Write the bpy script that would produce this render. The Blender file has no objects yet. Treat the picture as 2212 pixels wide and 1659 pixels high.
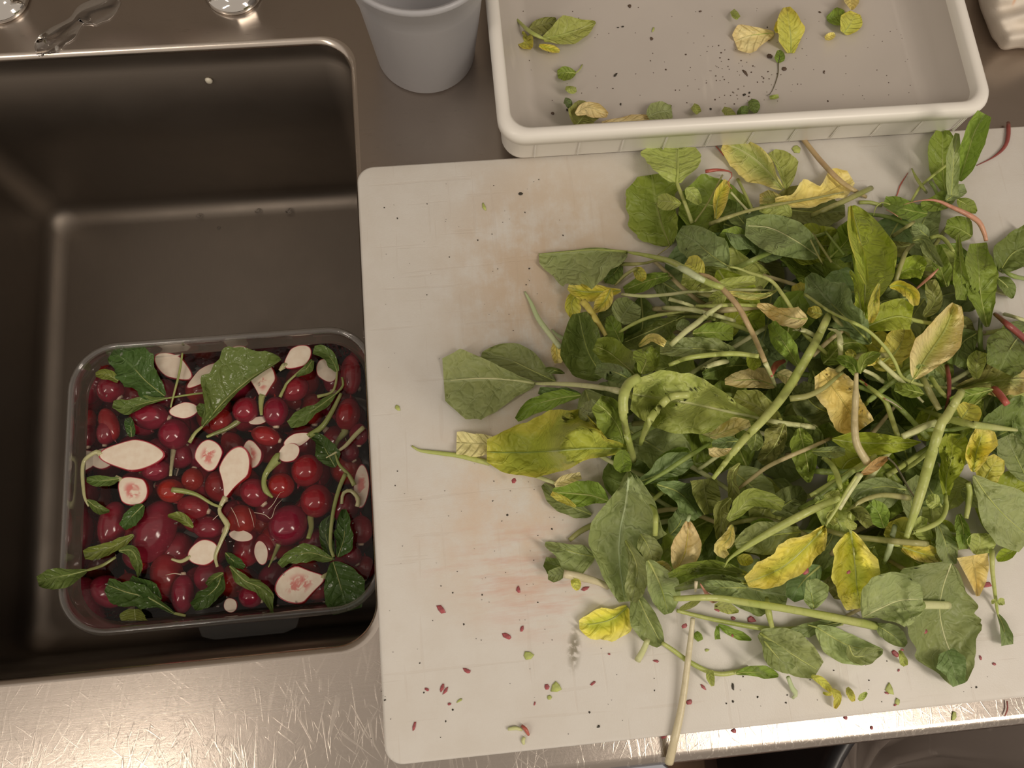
import bpy, bmesh, math, random
import numpy as np
random.seed(7); RS = np.random.RandomState(11)
scene = bpy.context.scene
COL = scene.collection
# ------------------------------------------------------------------ camera (photo is 2212 x 1659)
W, H, F = 2212., 1659., 1661.
CH = .590
def rot():
    p, r, a = [math.radians(v) for v in (14.11, -2.19, -5.25)]
    Rx = np.array([[1,0,0],[0,math.cos(p),-math.sin(p)],[0,math.sin(p),math.cos(p)]])
    Ry = np.array([[math.cos(r),0,math.sin(r)],[0,1,0],[-math.sin(r),0,math.cos(r)]])
    Rz = np.array([[math.cos(a),-math.sin(a),0],[math.sin(a),math.cos(a),0],[0,0,1]])
    return Rz @ Ry @ Rx
R = rot()
def un(px, py, z):
    """measured photo point + its height above the counter -> place in the room (vectorised)"""
    px = np.asarray(px, float); py = np.asarray(py, float); z = np.asarray(z, float)
    d = np.stack([(px-W/2)/F, -(py-H/2)/F, -np.ones_like(px)], -1) @ R.T
    t = (z-CH)/d[..., 2]
    return np.stack([d[..., 0]*t, d[..., 1]*t, z+0*px], -1)
def mmpx(z): return (CH-z)/F/.97
cam_d = bpy.data.cameras.new('camera'); cam = bpy.data.objects.new('camera', cam_d); COL.objects.link(cam)
from mathutils import Matrix, Vector
M4 = Matrix([list(R[0])+[0], list(R[1])+[0], list(R[2])+[CH], [0,0,0,1]])
cam.matrix_world = M4
cam_d.sensor_fit = 'HORIZONTAL'; cam_d.sensor_width = 36; cam_d.lens = 36*F/W
cam_d.clip_start = .01
scene.camera = cam
# ------------------------------------------------------------------ object helpers
def tag(o, label=None, cat=None, group=None, kind=None):
    if label: o['label'] = label
    if cat: o['category'] = cat
    if group: o['group'] = group
    if kind: o['kind'] = kind
    return o
def empty(name, loc):
    o = bpy.data.objects.new(name, None); COL.objects.link(o); o.location = [float(v) for v in loc]; o.empty_display_size = .01
    return o
def mesh(name, V, Fc, mat, parent=None, origin=None, uv=None, smooth=True):
    """one mesh object; V in room coordinates; origin = where its origin sits"""
    V = np.asarray(V, float).reshape(-1, 3)
    if parent is not None: o0 = np.array(parent.location)
    elif origin is not None: o0 = np.array(origin, float)
    else:
        o0 = V.mean(0); o0[2] = V[:, 2].min()
    me = bpy.data.meshes.new(name)
    me.from_pydata([tuple(v) for v in (V-o0)], [], [tuple(int(i) for i in f) for f in Fc])
    if uv is not None:
        ul = me.uv_layers.new(name='UVMap')
        idx = np.empty(len(me.loops), int); me.loops.foreach_get('vertex_index', idx)
        ul.data.foreach_set('uv', np.asarray(uv, float)[idx].ravel())
    for m in (mat if isinstance(mat, (list, tuple)) else [mat]): me.materials.append(m)
    if smooth: me.polygons.foreach_set('use_smooth', [True]*len(me.polygons))
    me.update()
    o = bpy.data.objects.new(name, me); COL.objects.link(o)
    if parent is not None: o.parent = parent
    else: o.location = [float(v) for v in o0]
    return o
def join(parts):
    V = []; Fc = []; n = 0
    for v, f in parts:
        v = np.asarray(v).reshape(-1, 3); V.append(v); Fc += [[i+n for i in q] for q in f]; n += len(v)
    return np.concatenate(V), Fc
def loft(loops, close=True, cap0=False, cap1=False):
    L = [np.asarray(l, float) for l in loops]; n = len(L[0]); Fc = []
    for k in range(len(L)-1):
        for i in range(n if close else n-1):
            j = (i+1) % n; Fc.append([k*n+i, k*n+j, (k+1)*n+j, (k+1)*n+i])
    if cap0: Fc.append(list(range(n))[::-1])
    if cap1: Fc.append([(len(L)-1)*n+i for i in range(n)])
    return np.concatenate(L), Fc
def rrect(x0, x1, y0, y1, r, z, n=8):
    P = []
    for cx, cy, a in ((x1-r, y1-r, 0), (x0+r, y1-r, 90), (x0+r, y0+r, 180), (x1-r, y0+r, 270)):
        for i in range(n+1):
            t = math.radians(a+90*i/n); P.append((cx+r*math.cos(t), cy+r*math.sin(t), z))
    return np.array(P)
def box(x0, x1, y0, y1, z0, z1, b=.002):
    r = max(b*2, .001)
    return loft([rrect(x0+b, x1-b, y0+b, y1-b, r, z0, 3), rrect(x0, x1, y0, y1, r, z0+b, 3), rrect(x0, x1, y0, y1, r, z1-b, 3), rrect(x0+b, x1-b, y0+b, y1-b, r, z1, 3)], cap0=True, cap1=True)
def circ(cx, cy, r, z, n=48):
    t = np.arange(n)*2*math.pi/n
    return np.stack([cx+r*np.cos(t), cy+r*np.sin(t), z+0*t], -1)
def spline(P, n):
    P = np.asarray(P, float)
    if len(P) == 2: return P[0]+(P[1]-P[0])*np.linspace(0, 1, n)[:, None]
    Q = np.vstack([2*P[0]-P[1], P, 2*P[-1]-P[-2]]); out = []
    m = 16
    for i in range(1, len(Q)-2):
        for k in range(m):
            t = k/m; a, b, c, d = Q[i-1], Q[i], Q[i+1], Q[i+2]
            out.append(.5*(2*b+(c-a)*t+(2*a-5*b+4*c-d)*t*t+(3*b-a-3*c+d)*t**3))
    out.append(P[-1]); out = np.array(out)
    s = np.r_[0, np.cumsum(np.linalg.norm(np.diff(out, axis=0), axis=1))]
    u = np.linspace(0, s[-1], n)
    return np.stack([np.interp(u, s, out[:, k]) for k in range(out.shape[1])], -1)
def tube(P, rad, ns=8, flat=.85, cap=True):
    P = np.asarray(P, float); n = len(P); rad = np.broadcast_to(rad, (n,))
    T = np.gradient(P, axis=0); T /= np.linalg.norm(T, axis=1)[:, None]+1e-12
    S = np.cross(T, [0, 0, 1.]); nn = np.linalg.norm(S, axis=1)[:, None]; S = np.where(nn > 1e-3, S/(nn+1e-12), [1., 0, 0])
    U = np.cross(S, T)
    a = np.arange(ns)*2*math.pi/ns
    loops = [P[i]+rad[i]*(np.cos(a)[:, None]*S[i]+flat*np.sin(a)[:, None]*U[i]) for i in range(n)]
    return loft(loops, cap0=cap, cap1=cap)
# ------------------------------------------------------------------ materials
def newmat(name):
    m = bpy.data.materials.new(name); m.use_nodes = True; nt = m.node_tree; nt.nodes.clear()
    out = nt.nodes.new('ShaderNodeOutputMaterial')
    return m, nt, out
class N:
    def __init__(s, nt): s.nt = nt
    def n(s, t, **k):
        d = s.nt.nodes.new(t)
        for a, b in k.items():
            if a.startswith('i_'):
                key = a[2:]; key = int(key) if key.isdigit() else key.replace('_', ' ')
                v = b
                if hasattr(v, 'is_output'): s.nt.links.new(v, d.inputs[key])
                else: d.inputs[key].default_value = v
            else: setattr(d, a, b)
        return d
    def l(s, a, b): s.nt.links.new(a, b)
    def math(s, op, a, b=0., c=0., clamp=False):
        d = s.nt.nodes.new('ShaderNodeMath'); d.operation = op; d.use_clamp = clamp
        for i, v in enumerate((a, b, c)):
            if hasattr(v, 'is_output'): s.l(v, d.inputs[i])
            else: d.inputs[i].default_value = v
        return d.outputs[0]
    def mix(s, f, a, b):
        d = s.nt.nodes.new('ShaderNodeMix'); d.data_type = 'RGBA'
        for i, v in ((0, f), (6, a), (7, b)):
            if hasattr(v, 'is_output'): s.l(v, d.inputs[i])
            else: d.inputs[i].default_value = v if i == 0 else (*v, 1.)[:4]
        return d.outputs[2]
    def ramp(s, f, a, b, va=0., vb=1.):
        d = s.nt.nodes.new('ShaderNodeMapRange'); d.interpolation_type = 'SMOOTHSTEP'
        s.l(f, d.inputs[0])
        for i, v in ((1, a), (2, b), (3, va), (4, vb)): d.inputs[i].default_value = v
        return d.outputs[0]
    def noise(s, vec, sc, det=3., rough=.5, dist=0.):
        d = s.nt.nodes.new('ShaderNodeTexNoise')
        if vec is not None: s.l(vec, d.inputs['Vector'])
        d.inputs['Scale'].default_value = sc; d.inputs['Detail'].default_value = det; d.inputs['Roughness'].default_value = rough; d.inputs['Distortion'].default_value = dist
        return d.outputs['Fac']
    def coord(s, k='Object'): return s.nt.nodes.new('ShaderNodeTexCoord').outputs[k]
    def mapping(s, vec, sc=(1,1,1), rot=(0,0,0), loc=(0,0,0)):
        d = s.nt.nodes.new('ShaderNodeMapping'); s.l(vec, d.inputs[0])
        d.inputs['Location'].default_value = loc; d.inputs['Rotation'].default_value = rot; d.inputs['Scale'].default_value = sc
        return d.outputs[0]
    def bump(s, h, st=.5, dist=.001):
        d = s.nt.nodes.new('ShaderNodeBump'); s.l(h, d.inputs['Height']); d.inputs['Strength'].default_value = st; d.inputs['Distance'].default_value = dist
        return d.outputs[0]
    def pr(s, col, rough=.5, metal=0., normal=None, spec=.5, **k):
        d = s.nt.nodes.new('ShaderNodeBsdfPrincipled')
        def st(key, v):
            if hasattr(v, 'is_output'): s.l(v, d.inputs[key])
            else: d.inputs[key].default_value = v
        st('Base Color', col if hasattr(col, 'is_output') else (*col, 1.)[:4]); st('Roughness', rough); st('Metallic', metal); st('Specular IOR Level', spec)
        if normal is not None: s.l(normal, d.inputs['Normal'])
        for a, b in k.items(): st(a.replace('_', ' '), b)
        return d.outputs[0]
    def out(s, sh, o): s.l(sh, o.inputs[0])
def simple(name, col, rough=.5, metal=0., spec=.5, nz=0., nsc=60.):
    m, nt, out = newmat(name); n = N(nt)
    c = n.coord(); f = n.noise(c, nsc)
    cc = n.mix(n.ramp(f, .3, .7), [v*(1-nz) for v in col], [min(1, v*(1+nz)) for v in col])
    n.out(n.pr(cc, rough, metal, spec=spec), out); return m

def leafmat(name, base, vein, edge=None, eamt=0., center=None, rough=.42, crinkle=1., spots=0.):
    m, nt, out = newmat(name); n = N(nt)
    uv = nt.nodes.new('ShaderNodeUVMap').outputs[0]
    sx = nt.nodes.new('ShaderNodeSeparateXYZ'); n.l(uv, sx.inputs[0])
    u, v = sx.outputs[0], sx.outputs[1]
    av = n.math('ABSOLUTE', n.math('MULTIPLY_ADD', v, 2., -1.))
    oc = n.coord(); oi = nt.nodes.new('ShaderNodeObjectInfo')
    wob = n.noise(oc, 26., 3., .6)
    p = n.math('MULTIPLY', n.math('SUBTRACT', u, n.math('MULTIPLY', n.math('POWER', av, 1.3), .24)), 4.6)
    p = n.math('ADD', p, n.math('MULTIPLY', wob, 1.9))
    p = n.math('ADD', p, n.math('MULTIPLY', n.math('GREATER_THAN', v, .5), .45))
    d = n.math('PINGPONG', p, .5)                       # 0 on a side vein
    side = n.math('MULTIPLY', n.ramp(d, .0, .045, 1., 0.), n.ramp(av, .6, 1., 1., .25))
    soft = n.ramp(d, .0, .22, 1., 0.)
    mid = n.ramp(av, .02, .085, 1., 0.)
    vo = nt.nodes.new('ShaderNodeTexVoronoi'); vo.feature = 'DISTANCE_TO_EDGE'; vo.inputs['Scale'].default_value = 105.
    dv = nt.nodes.new('ShaderNodeVectorMath'); dv.operation = 'MULTIPLY_ADD'
    nz = nt.nodes.new('ShaderNodeTexNoise'); nz.inputs['Scale'].default_value = 90.; n.l(oc, nz.inputs['Vector'])
    n.l(nz.outputs['Color'], dv.inputs[0]); dv.inputs[1].default_value = (.012, .012, .012); n.l(oc, dv.inputs[2]); n.l(dv.outputs[0], vo.inputs['Vector'])
    net = n.ramp(vo.outputs['Distance'], 0., .09, 1., 0.)
    veins = n.math('MAXIMUM', mid, n.math('MULTIPLY', side, .8))
    mott = n.ramp(n.noise(oc, 28., 4., .6), .3, .75)
    c = n.mix(n.math('MULTIPLY', mott, .55), base, [base[0]*1.28, base[1]*1.16, base[2]*1.05])
    c = n.mix(n.math('MULTIPLY', n.ramp(n.noise(oc, 300., 2.), .4, .7), .25), c, [b*.75 for b in base])
    if center is not None: c = n.mix(n.math('MULTIPLY', n.ramp(n.math('ADD', av, n.math('MULTIPLY', wob, .6)), .35, .95, 1., 0.), .8), c, center)
    if edge is not None:
        e = n.math('ADD', n.math('MAXIMUM', av, n.ramp(u, .55, 1.)), n.math('MULTIPLY', n.math('SUBTRACT', n.noise(oc, 18., 3.), .5), 1.4))
        c = n.mix(n.math('MULTIPLY', n.ramp(e, .55, 1.05), eamt), c, edge)
    if spots: c = n.mix(n.math('MULTIPLY', n.ramp(n.noise(oc, 140., 3., .7), .62, .72), spots), c, (.16, .10, .04))
    c = n.mix(n.math('MULTIPLY', net, .18), c, vein)
    c = n.mix(n.math('MULTIPLY', veins, .5), c, vein)
    hs = nt.nodes.new('ShaderNodeHueSaturation'); n.l(c, hs.inputs['Color'])
    n.l(n.math('MULTIPLY_ADD', oi.outputs['Random'], .022, .489), hs.inputs['Hue'])
    n.l(n.math('MULTIPLY_ADD', oi.outputs['Random'], .24, 1.0), hs.inputs['Value'])
    c = hs.outputs[0]
    h = n.math('ADD', n.math('MULTIPLY', n.math('MAXIMUM', mid, soft), -1.1*crinkle), n.math('MULTIPLY', n.ramp(vo.outputs['Distance'], 0., .25, 1., 0.), -.8))
    h = n.math('ADD', h, n.math('MULTIPLY', n.noise(oc, 70., 3.), 1.6*crinkle))
    h = n.math('ADD', h, n.math('MULTIPLY', side, .6))
    bp = n.bump(h, .55, .0012)
    pr = n.pr(c, rough, normal=bp, spec=.35)
    tr = nt.nodes.new('ShaderNodeBsdfTranslucent'); n.l(c, tr.inputs[0])
    mx = nt.nodes.new('ShaderNodeMixShader'); mx.inputs[0].default_value = .22; n.l(pr, mx.inputs[1]); n.l(tr.outputs[0], mx.inputs[2])
    n.out(mx.outputs[0], out); return m
LM = {
 'sg': leafmat('leaf_sage', (.26,.33,.125), (.38,.45,.23)),
 'sgl': leafmat('leaf_light_sage', (.34,.42,.17), (.48,.56,.30)),
 'g': leafmat('leaf_green', (.235,.335,.055), (.36,.45,.14)),
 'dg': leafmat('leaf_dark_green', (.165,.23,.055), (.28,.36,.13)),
 'bg': leafmat('leaf_blue_green', (.215,.315,.12), (.34,.44,.21)),
 'og': leafmat('leaf_bright_green', (.35,.45,.05), (.48,.55,.13)),
 'ol': leafmat('leaf_olive', (.30,.33,.10), (.42,.43,.19), crinkle=1.8),
 'lg': leafmat('leaf_pale_green', (.44,.52,.14), (.60,.65,.30)),
 'lime': leafmat('leaf_lime', (.40,.50,.07), (.28,.38,.06), edge=(.66,.64,.10), eamt=.8),
 'YG': leafmat('leaf_yellowing', (.60,.62,.12), (.68,.67,.22), edge=(.74,.64,.12), eamt=.8, spots=.15),
 'yg': leafmat('leaf_half_yellow', (.56,.57,.19), (.68,.66,.33), edge=(.78,.66,.22), eamt=.9, center=(.36,.44,.12)),
 'Y': leafmat('leaf_yellow', (.86,.77,.12), (.62,.62,.14), edge=(.86,.76,.26), eamt=.7, center=(.50,.56,.06), spots=.15, crinkle=1.5),
 'Y2': leafmat('leaf_golden', (.88,.76,.25), (.72,.64,.22), edge=(.88,.78,.40), eamt=.7, spots=.15),
 'PY': leafmat('leaf_cream_yellow', (.88,.78,.40), (.70,.66,.32), edge=(.74,.56,.26), eamt=.6, spots=.2),
 'PYg': leafmat('leaf_cream_green_heart', (.88,.78,.38), (.62,.64,.22), edge=(.72,.55,.24), eamt=.7, center=(.50,.55,.10)),
 'BR': leafmat('leaf_dry_brown', (.55,.37,.16), (.65,.50,.26), crinkle=2.2, spots=.6),
 'pap': leafmat('leaf_papery', (.80,.75,.38), (.58,.56,.24), crinkle=2.4, spots=.7),
 'w': leafmat('leaf_wet_dark', (.065,.125,.03), (.15,.23,.08), rough=.16),
 'wg': leafmat('leaf_wet_green', (.14,.215,.055), (.27,.35,.13), rough=.16),
 'wy': leafmat('leaf_wet_yellowish', (.20,.24,.05), (.3,.34,.12), rough=.22),
}
def stemmat(name, a, b, rough=.35):
    m, nt, out = newmat(name); n = N(nt)
    oc = n.coord(); f = n.ramp(n.noise(oc, 25., 3.), .3, .7)
    c = n.mix(f, a, b); c = n.mix(n.math('MULTIPLY', n.ramp(n.noise(oc, 260., 2.), .5, .75), .35), c, [v*.7 for v in a])
    bp = n.bump(n.noise(oc, 400., 2.), .3, .0006)
    n.out(n.pr(c, rough, normal=bp, spec=.45, Subsurface_Weight=0.), out); return m
SM = {
 'yg': stemmat('stem_green', (.38,.46,.11), (.50,.54,.19)),
 'pale': stemmat('stem_pale', (.55,.60,.27), (.66,.66,.38)),
 'mint': stemmat('stem_mint', (.45,.56,.30), (.58,.64,.38)),
 'gr': stemmat('stem_deep_green', (.22,.32,.07), (.33,.40,.12)),
 'ol': stemmat('stem_olive', (.30,.32,.10), (.42,.40,.17)),
 'tan': stemmat('stem_tan', (.46,.38,.20), (.56,.50,.27)),
 'cream': stemmat('stem_cream', (.62,.55,.36), (.70,.64,.45)),
 'pk': stemmat('stem_pinkish', (.44,.30,.17), (.52,.42,.20)),
 'Y': stemmat('stem_yellow', (.62,.55,.10), (.70,.60,.22)),
 'red': stemmat('root_red', (.42,.09,.07), (.55,.17,.12)),
 'dred': stemmat('root_dark_red', (.22,.05,.045), (.36,.10,.08)),
 'pink': stemmat('root_pink', (.55,.24,.17), (.62,.35,.22)),
 'dk': stemmat('stem_dark', (.06,.06,.03), (.12,.10,.05)),
 'wet': stemmat('stem_wet', (.26,.32,.09), (.38,.40,.16), .15),
 'wetp': stemmat('stem_wet_pale', (.48,.48,.24), (.60,.56,.34), .15),
 'root': stemmat('root_white', (.55,.42,.34), (.68,.55,.45), .2),
}
# ------------------------------------------------------------------ draping on a height field
class Field:
    def __init__(s, x0, x1, y0, y1, z, res=.002):
        s.x0, s.y0, s.res = x0, y0, res
        s.nx = int((x1-x0)/res)+1; s.ny = int((y1-y0)/res)+1
        s.h = np.full((s.ny, s.nx), float(z))
    def idx(s, X, Y):
        return np.clip(((np.asarray(Y)-s.y0)/s.res).round().astype(int), 0, s.ny-1), np.clip(((np.asarray(X)-s.x0)/s.res).round().astype(int), 0, s.nx-1)
    def get(s, X, Y, rad=3):
        j, i = s.idx(X, Y); z = s.h[j, i].copy()
        for dj, di in ((rad,0),(-rad,0),(0,rad),(0,-rad)):
            z = np.maximum(z, s.h[np.clip(j+dj, 0, s.ny-1), np.clip(i+di, 0, s.nx-1)])
        return z
    def put(s, P):
        j, i = s.idx(P[..., 0], P[..., 1]); np.maximum.at(s.h, (j.ravel(), i.ravel()), P[..., 2].ravel())
BZ = .0125
pile = Field(-.12, .62, -.22, .60, 0.)
xs = np.arange(pile.nx)*pile.res+pile.x0; ys = np.arange(pile.ny)*pile.res+pile.y0
pile.h[np.ix_((ys > -.122) & (ys < .338), (xs > -.077) & (xs < .56))] = BZ
def hull(s, z):
    keep = [0]
    for i in range(1, len(s)):
        while len(keep) > 1:
            a, b = keep[-2], keep[-1]
            if (z[b]-z[a])*(s[i]-s[a]) <= (z[i]-z[a])*(s[b]-s[a]): keep.pop()
            else: break
        keep.append(i)
    return np.interp(s, s[keep], z[keep])
CR = {'a': (0, 0, 1.), 'A': (880, 500, .2712), 'B': (1320, 280, .229), 'C': (1780, 230, .223), 'D': (1300, 560, .229), 'E': (1720, 560, .229),
      'F': (880, 880, .2411), 'G': (1350, 900, .229), 'H': (1750, 900, .229), 'I': (1200, 1200, .2767), 'J': (1700, 1200, .2766),
      'K': (750, 0, .31646), 'M': (1400, 0, .3671), 'P': (100, 700, .2049), 'Q': (450, 700, .2049), 'S': (60, 1020, .2291), 'T': (430, 1020, .2291)}
def px(c, pts):
    ox, oy, s = CR[c]; return np.array([(ox+x*s, oy+y*s) for x, y in pts], float)
def wprof(w, t, s, pointed=False):
    w = np.array(w, float)*s; k = np.linspace(0, 1, len(w))
    if pointed: return np.interp(t, k, w)
    a = np.interp(t, k, w**2)**.5; b = np.interp(t, k, w)
    return .6*a+.4*b
def smooth_grid(Z, n):
    for _ in range(n):
        Zp = np.pad(Z, 1, mode='edge')
        Z = (Zp[1:-1, 1:-1]*4+Zp[:-2, 1:-1]+Zp[2:, 1:-1]+Zp[1:-1, :-2]+Zp[1:-1, 2:])/8
    return Z
def blade(mid, wl, wr, field, cup=.0, ruf=.0035, teeth=.075, seed=0, zf=None, gap=.0012, pointed=False, sq=False, dens=1., tip=0., fold=0., rad=3, crump=.0024):
    """leaf blade grid: mid = midrib in photo px, wl/wr = half widths in photo px; returns room points (nu,nv,3)"""
    rs = np.random.RandomState(seed)
    Lp = np.linalg.norm(np.diff(mid, axis=0), axis=1).sum()
    nu = int(np.clip(Lp/4.5*dens, 10, 44)); wm = max(max(wl), max(wr)); nv2 = int(np.clip(wm/5*dens, 4, 12))
    t = np.linspace(0, 1, nu); te = .5-.5*np.cos(np.pi*t); te = .5*te+.5*t
    if sq: te = t
    big = spline(mid, 200); c = np.stack([np.interp(te, np.linspace(0, 1, 200), big[:, k]) for k in (0, 1)], -1)
    T = np.gradient(c, axis=0); T /= np.linalg.norm(T, axis=1)[:, None]+1e-9
    Nn = np.stack([T[:, 1], -T[:, 0]], -1)                       # left-hand side in the photo
    L = wprof(wl, te, 1.06, sq or pointed); Rr = wprof(wr, te, 1.06, sq or pointed)
    ph = rs.rand(6)*6.28
    def edge(k):
        e = teeth*(np.sin(te*Lp/5.5+ph[k])*.4+np.sin(te*Lp/13+ph[k+1])*1.+np.sin(te*Lp/27+ph[k]*2)*.9+(rs.rand(nu)-.5)*.7)
        return 1+e*np.clip(te*6, 0, 1)*np.clip((1-te)*8, 0, 1)
    L = L*edge(0); Rr = Rr*edge(2)
    v = np.linspace(-1, 1, 2*nv2+1); v = np.sign(v)*np.abs(v)**.9
    off = np.where(v[None, :] > 0, v[None, :]*L[:, None], v[None, :]*Rr[:, None])
    # veins pull the blade edge towards the tip a little
    PX = c[:, None, :]+Nn[:, None, :]*off[..., None]
    mm = mmpx(.02)
    aw = np.abs(v)[None, :]
    pt = te[:, None]
    wig = np.sin(pt*Lp/16+ph[4]+2.2*(v[None, :] > 0))*.6+np.sin(pt*Lp/9+ph[5]-1.7*(v[None, :] > 0))*.4
    extra = ruf*(wig+1)*aw**1.6*np.clip(te*4, 0, 1)[:, None]
    extra += cup*aw**2*np.minimum(1, (np.where(v[None, :] > 0, L[:, None], Rr[:, None])/40.))
    cr_ = 0
    for q in range(5):
        f1, f2 = rs.uniform(2, 8)*max(1, Lp/120), rs.uniform(-5, 5); cr_ = cr_+np.abs(np.sin(te[:, None]*f1+v[None, :]*f2+rs.rand()*6))*rs.uniform(.3, 1)
    extra += crump*cr_/2.5*np.clip(aw*2.5, .15, 1)*min(1, wm/35)
    extra += tip*te[:, None]**2
    extra += .0035*np.sin(np.pi*te)[:, None]*rs.rand()
    if fold: extra += fold*np.where(v[None, :] > 0, aw, 0)
    extra -= extra.min()
    if zf is not None:
        zf = np.interp(te, np.linspace(0, 1, len(zf)), zf); Z = np.repeat(zf[:, None], len(v), 1)+extra
    else:
        Z = np.full(PX.shape[:2], BZ+.01)
        for it in range(3):
            P = un(PX[..., 0], PX[..., 1], Z); Hh = field.get(P[..., 0], P[..., 1], rad)+gap
            Zs = Hh
            for _ in range(5): Zs = np.maximum(smooth_grid(Zs, 5), Hh*.6+smooth_grid(Hh, 2)*.4)
            Z = Zs+extra
    P = un(PX[..., 0], PX[..., 1], Z)
    if field is not None:
        a = P.copy()
        for _ in range(2):
            b = np.empty((a.shape[0]*2-1, a.shape[1], 3)); b[::2] = a; b[1::2] = (a[:-1]+a[1:])/2
            a = np.empty((b.shape[0], b.shape[1]*2-1, 3)); a[:, ::2] = b; a[:, 1::2] = (b[:, :-1]+b[:, 1:])/2
        field.put(a)
    UV = np.stack([np.repeat(te[:, None], len(v), 1), np.repeat((v[None, :]+1)/2, nu, 0)], -1)
    return P, UV, nv2
def grid_faces(nu, nv):
    return [[i*nv+j, i*nv+j+1, (i+1)*nv+j+1, (i+1)*nv+j] for i in range(nu-1) for j in range(nv-1)]
SEED = [100]
def stempath(P2, w, field, z0=None, zf=None, n=None, lift=0.):
    """P2 photo px points, w px widths; returns room path and radii"""
    Lp = np.linalg.norm(np.diff(P2, axis=0), axis=1).sum(); n = n or int(np.clip(Lp/7, 6, 60))
    q = spline(P2, n); r = np.interp(np.linspace(0, 1, n), np.linspace(0, 1, len(w)), w)*mmpx(.02)/2
    s = np.linspace(0, Lp*mmpx(.02), n)
    if zf is not None: z = np.interp(np.linspace(0, 1, n), np.linspace(0, 1, len(zf)), zf)
    else:
        z = np.full(n, BZ+.02)
        for it in range(3):
            P = un(q[:, 0], q[:, 1], z); hz = field.get(P[:, 0], P[:, 1], 1)+r*.9+.0004
            if z0 is not None: hz[0] = max(z0, hz[0])
            z = hull(s, hz)*.8+.2*np.maximum(hz, np.convolve(np.pad(hz, 3, mode='edge'), np.ones(7)/7, 'valid'))
            z = np.maximum(z, hz)
            if lift: z = z+lift*np.sin(np.pi*np.linspace(0, 1, n))
    P = un(q[:, 0], q[:, 1], z)
    if field is not None:
        a = spline(P, n*4); up = a.copy(); up[:, 2] += np.interp(np.linspace(0, 1, n*4), np.linspace(0, 1, n), r)*.9
        field.put(up)
    return P, r
def LEAF(c, mid, wl, wr, col, label, stem=None, sw=(10, 12), sc='yg', rib=.6, ribw=None, szf=None, name='radish_leaf', cat='leaf', group=None, field=pile, **k):
    SEED[0] += 1
    s = CR[c][2]; m = px(c, mid)
    P, UV, nv2 = blade(m, [x*s for x in wl], [x*s for x in wr], field, seed=SEED[0], **k)
    nu, nv = P.shape[:2]
    has_rib = stem is not None or rib > 0
    if not has_rib:
        o = mesh(name, P.reshape(-1, 3), grid_faces(nu, nv), LM[col], uv=UV.reshape(-1, 2)); tag(o, label, cat, group); return o
    base = P[0, nv2].copy()
    e = empty(name, base); tag(e, label, cat, group)
    mesh('leaf_blade', P.reshape(-1, 3), grid_faces(nu, nv), LM[col], parent=e, uv=UV.reshape(-1, 2))
    ni = max(3, int(nu*rib)); rp = P[:ni, nv2].copy()
    r0 = (ribw if ribw is not None else sw[0]*.62)*s/1.*mmpx(.02)/2 if c != 'a' else (ribw if ribw is not None else sw[0]*.62)*mmpx(.02)/2
    r0 = max(r0, .0006)
    rr = np.linspace(r0, .0003, ni); rp[:, 2] += rr*.5
    if stem is not None:
        S2 = px(c, stem)
        S2 = np.vstack([m[:1], S2]) if np.linalg.norm(S2[0]-m[0]) > 2 else S2
        SP, sr = stempath(S2, [x*s for x in sw], field, z0=base[2], zf=szf)
        path = np.vstack([rp[::-1], SP[1:]]); rad = np.r_[rr[::-1], sr[1:]]
        k3 = ni
        for q in range(max(1, k3-3), min(len(rad)-1, k3+3)): rad[q] = (rad[q-1]+rad[q]+rad[q+1])/3
    else: path, rad = rp[::-1], rr[::-1]
    v, f = tube(path, rad, 8, .8)
    mesh('leaf_stem' if stem is not None else 'midrib', v, f, SM[sc], parent=e)
    return e
def STEM(c, pts, sw, sc, label, name='leaf_stem', cat='stem', group=None, zf=None, lift=0., field=pile, n=None, endmat=None):
    SEED[0] += 1
    s = CR[c][2]; P, r = stempath(px(c, pts), [x*s for x in sw], field, zf=zf, lift=lift, n=n)
    v, f = tube(P, r, 9, .8)
    o = mesh(name, v, f, SM[sc]); tag(o, label, cat, group); return o
# ------------------------------------------------------------------ steel
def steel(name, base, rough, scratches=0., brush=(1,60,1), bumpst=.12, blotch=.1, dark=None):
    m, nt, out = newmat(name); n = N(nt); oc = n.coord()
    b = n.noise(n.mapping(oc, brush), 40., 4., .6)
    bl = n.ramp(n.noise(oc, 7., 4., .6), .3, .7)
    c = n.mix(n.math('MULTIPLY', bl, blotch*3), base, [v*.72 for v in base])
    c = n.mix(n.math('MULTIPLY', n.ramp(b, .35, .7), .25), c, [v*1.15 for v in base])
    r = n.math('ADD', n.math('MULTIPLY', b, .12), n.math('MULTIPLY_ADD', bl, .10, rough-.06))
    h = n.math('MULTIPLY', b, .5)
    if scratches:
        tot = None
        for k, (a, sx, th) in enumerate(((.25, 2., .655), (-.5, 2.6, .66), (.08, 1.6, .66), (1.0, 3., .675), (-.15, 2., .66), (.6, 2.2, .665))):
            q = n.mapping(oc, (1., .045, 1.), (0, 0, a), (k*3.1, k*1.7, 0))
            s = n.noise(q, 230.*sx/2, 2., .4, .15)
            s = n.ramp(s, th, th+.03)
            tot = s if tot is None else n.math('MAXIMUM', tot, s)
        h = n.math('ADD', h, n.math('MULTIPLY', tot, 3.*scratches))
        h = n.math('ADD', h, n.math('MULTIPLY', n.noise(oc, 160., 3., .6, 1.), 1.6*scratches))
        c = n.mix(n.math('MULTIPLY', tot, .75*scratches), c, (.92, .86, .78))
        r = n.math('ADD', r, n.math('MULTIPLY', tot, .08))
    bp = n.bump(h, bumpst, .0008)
    n.out(n.pr(c, r, 1., normal=bp), out); return m
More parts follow.
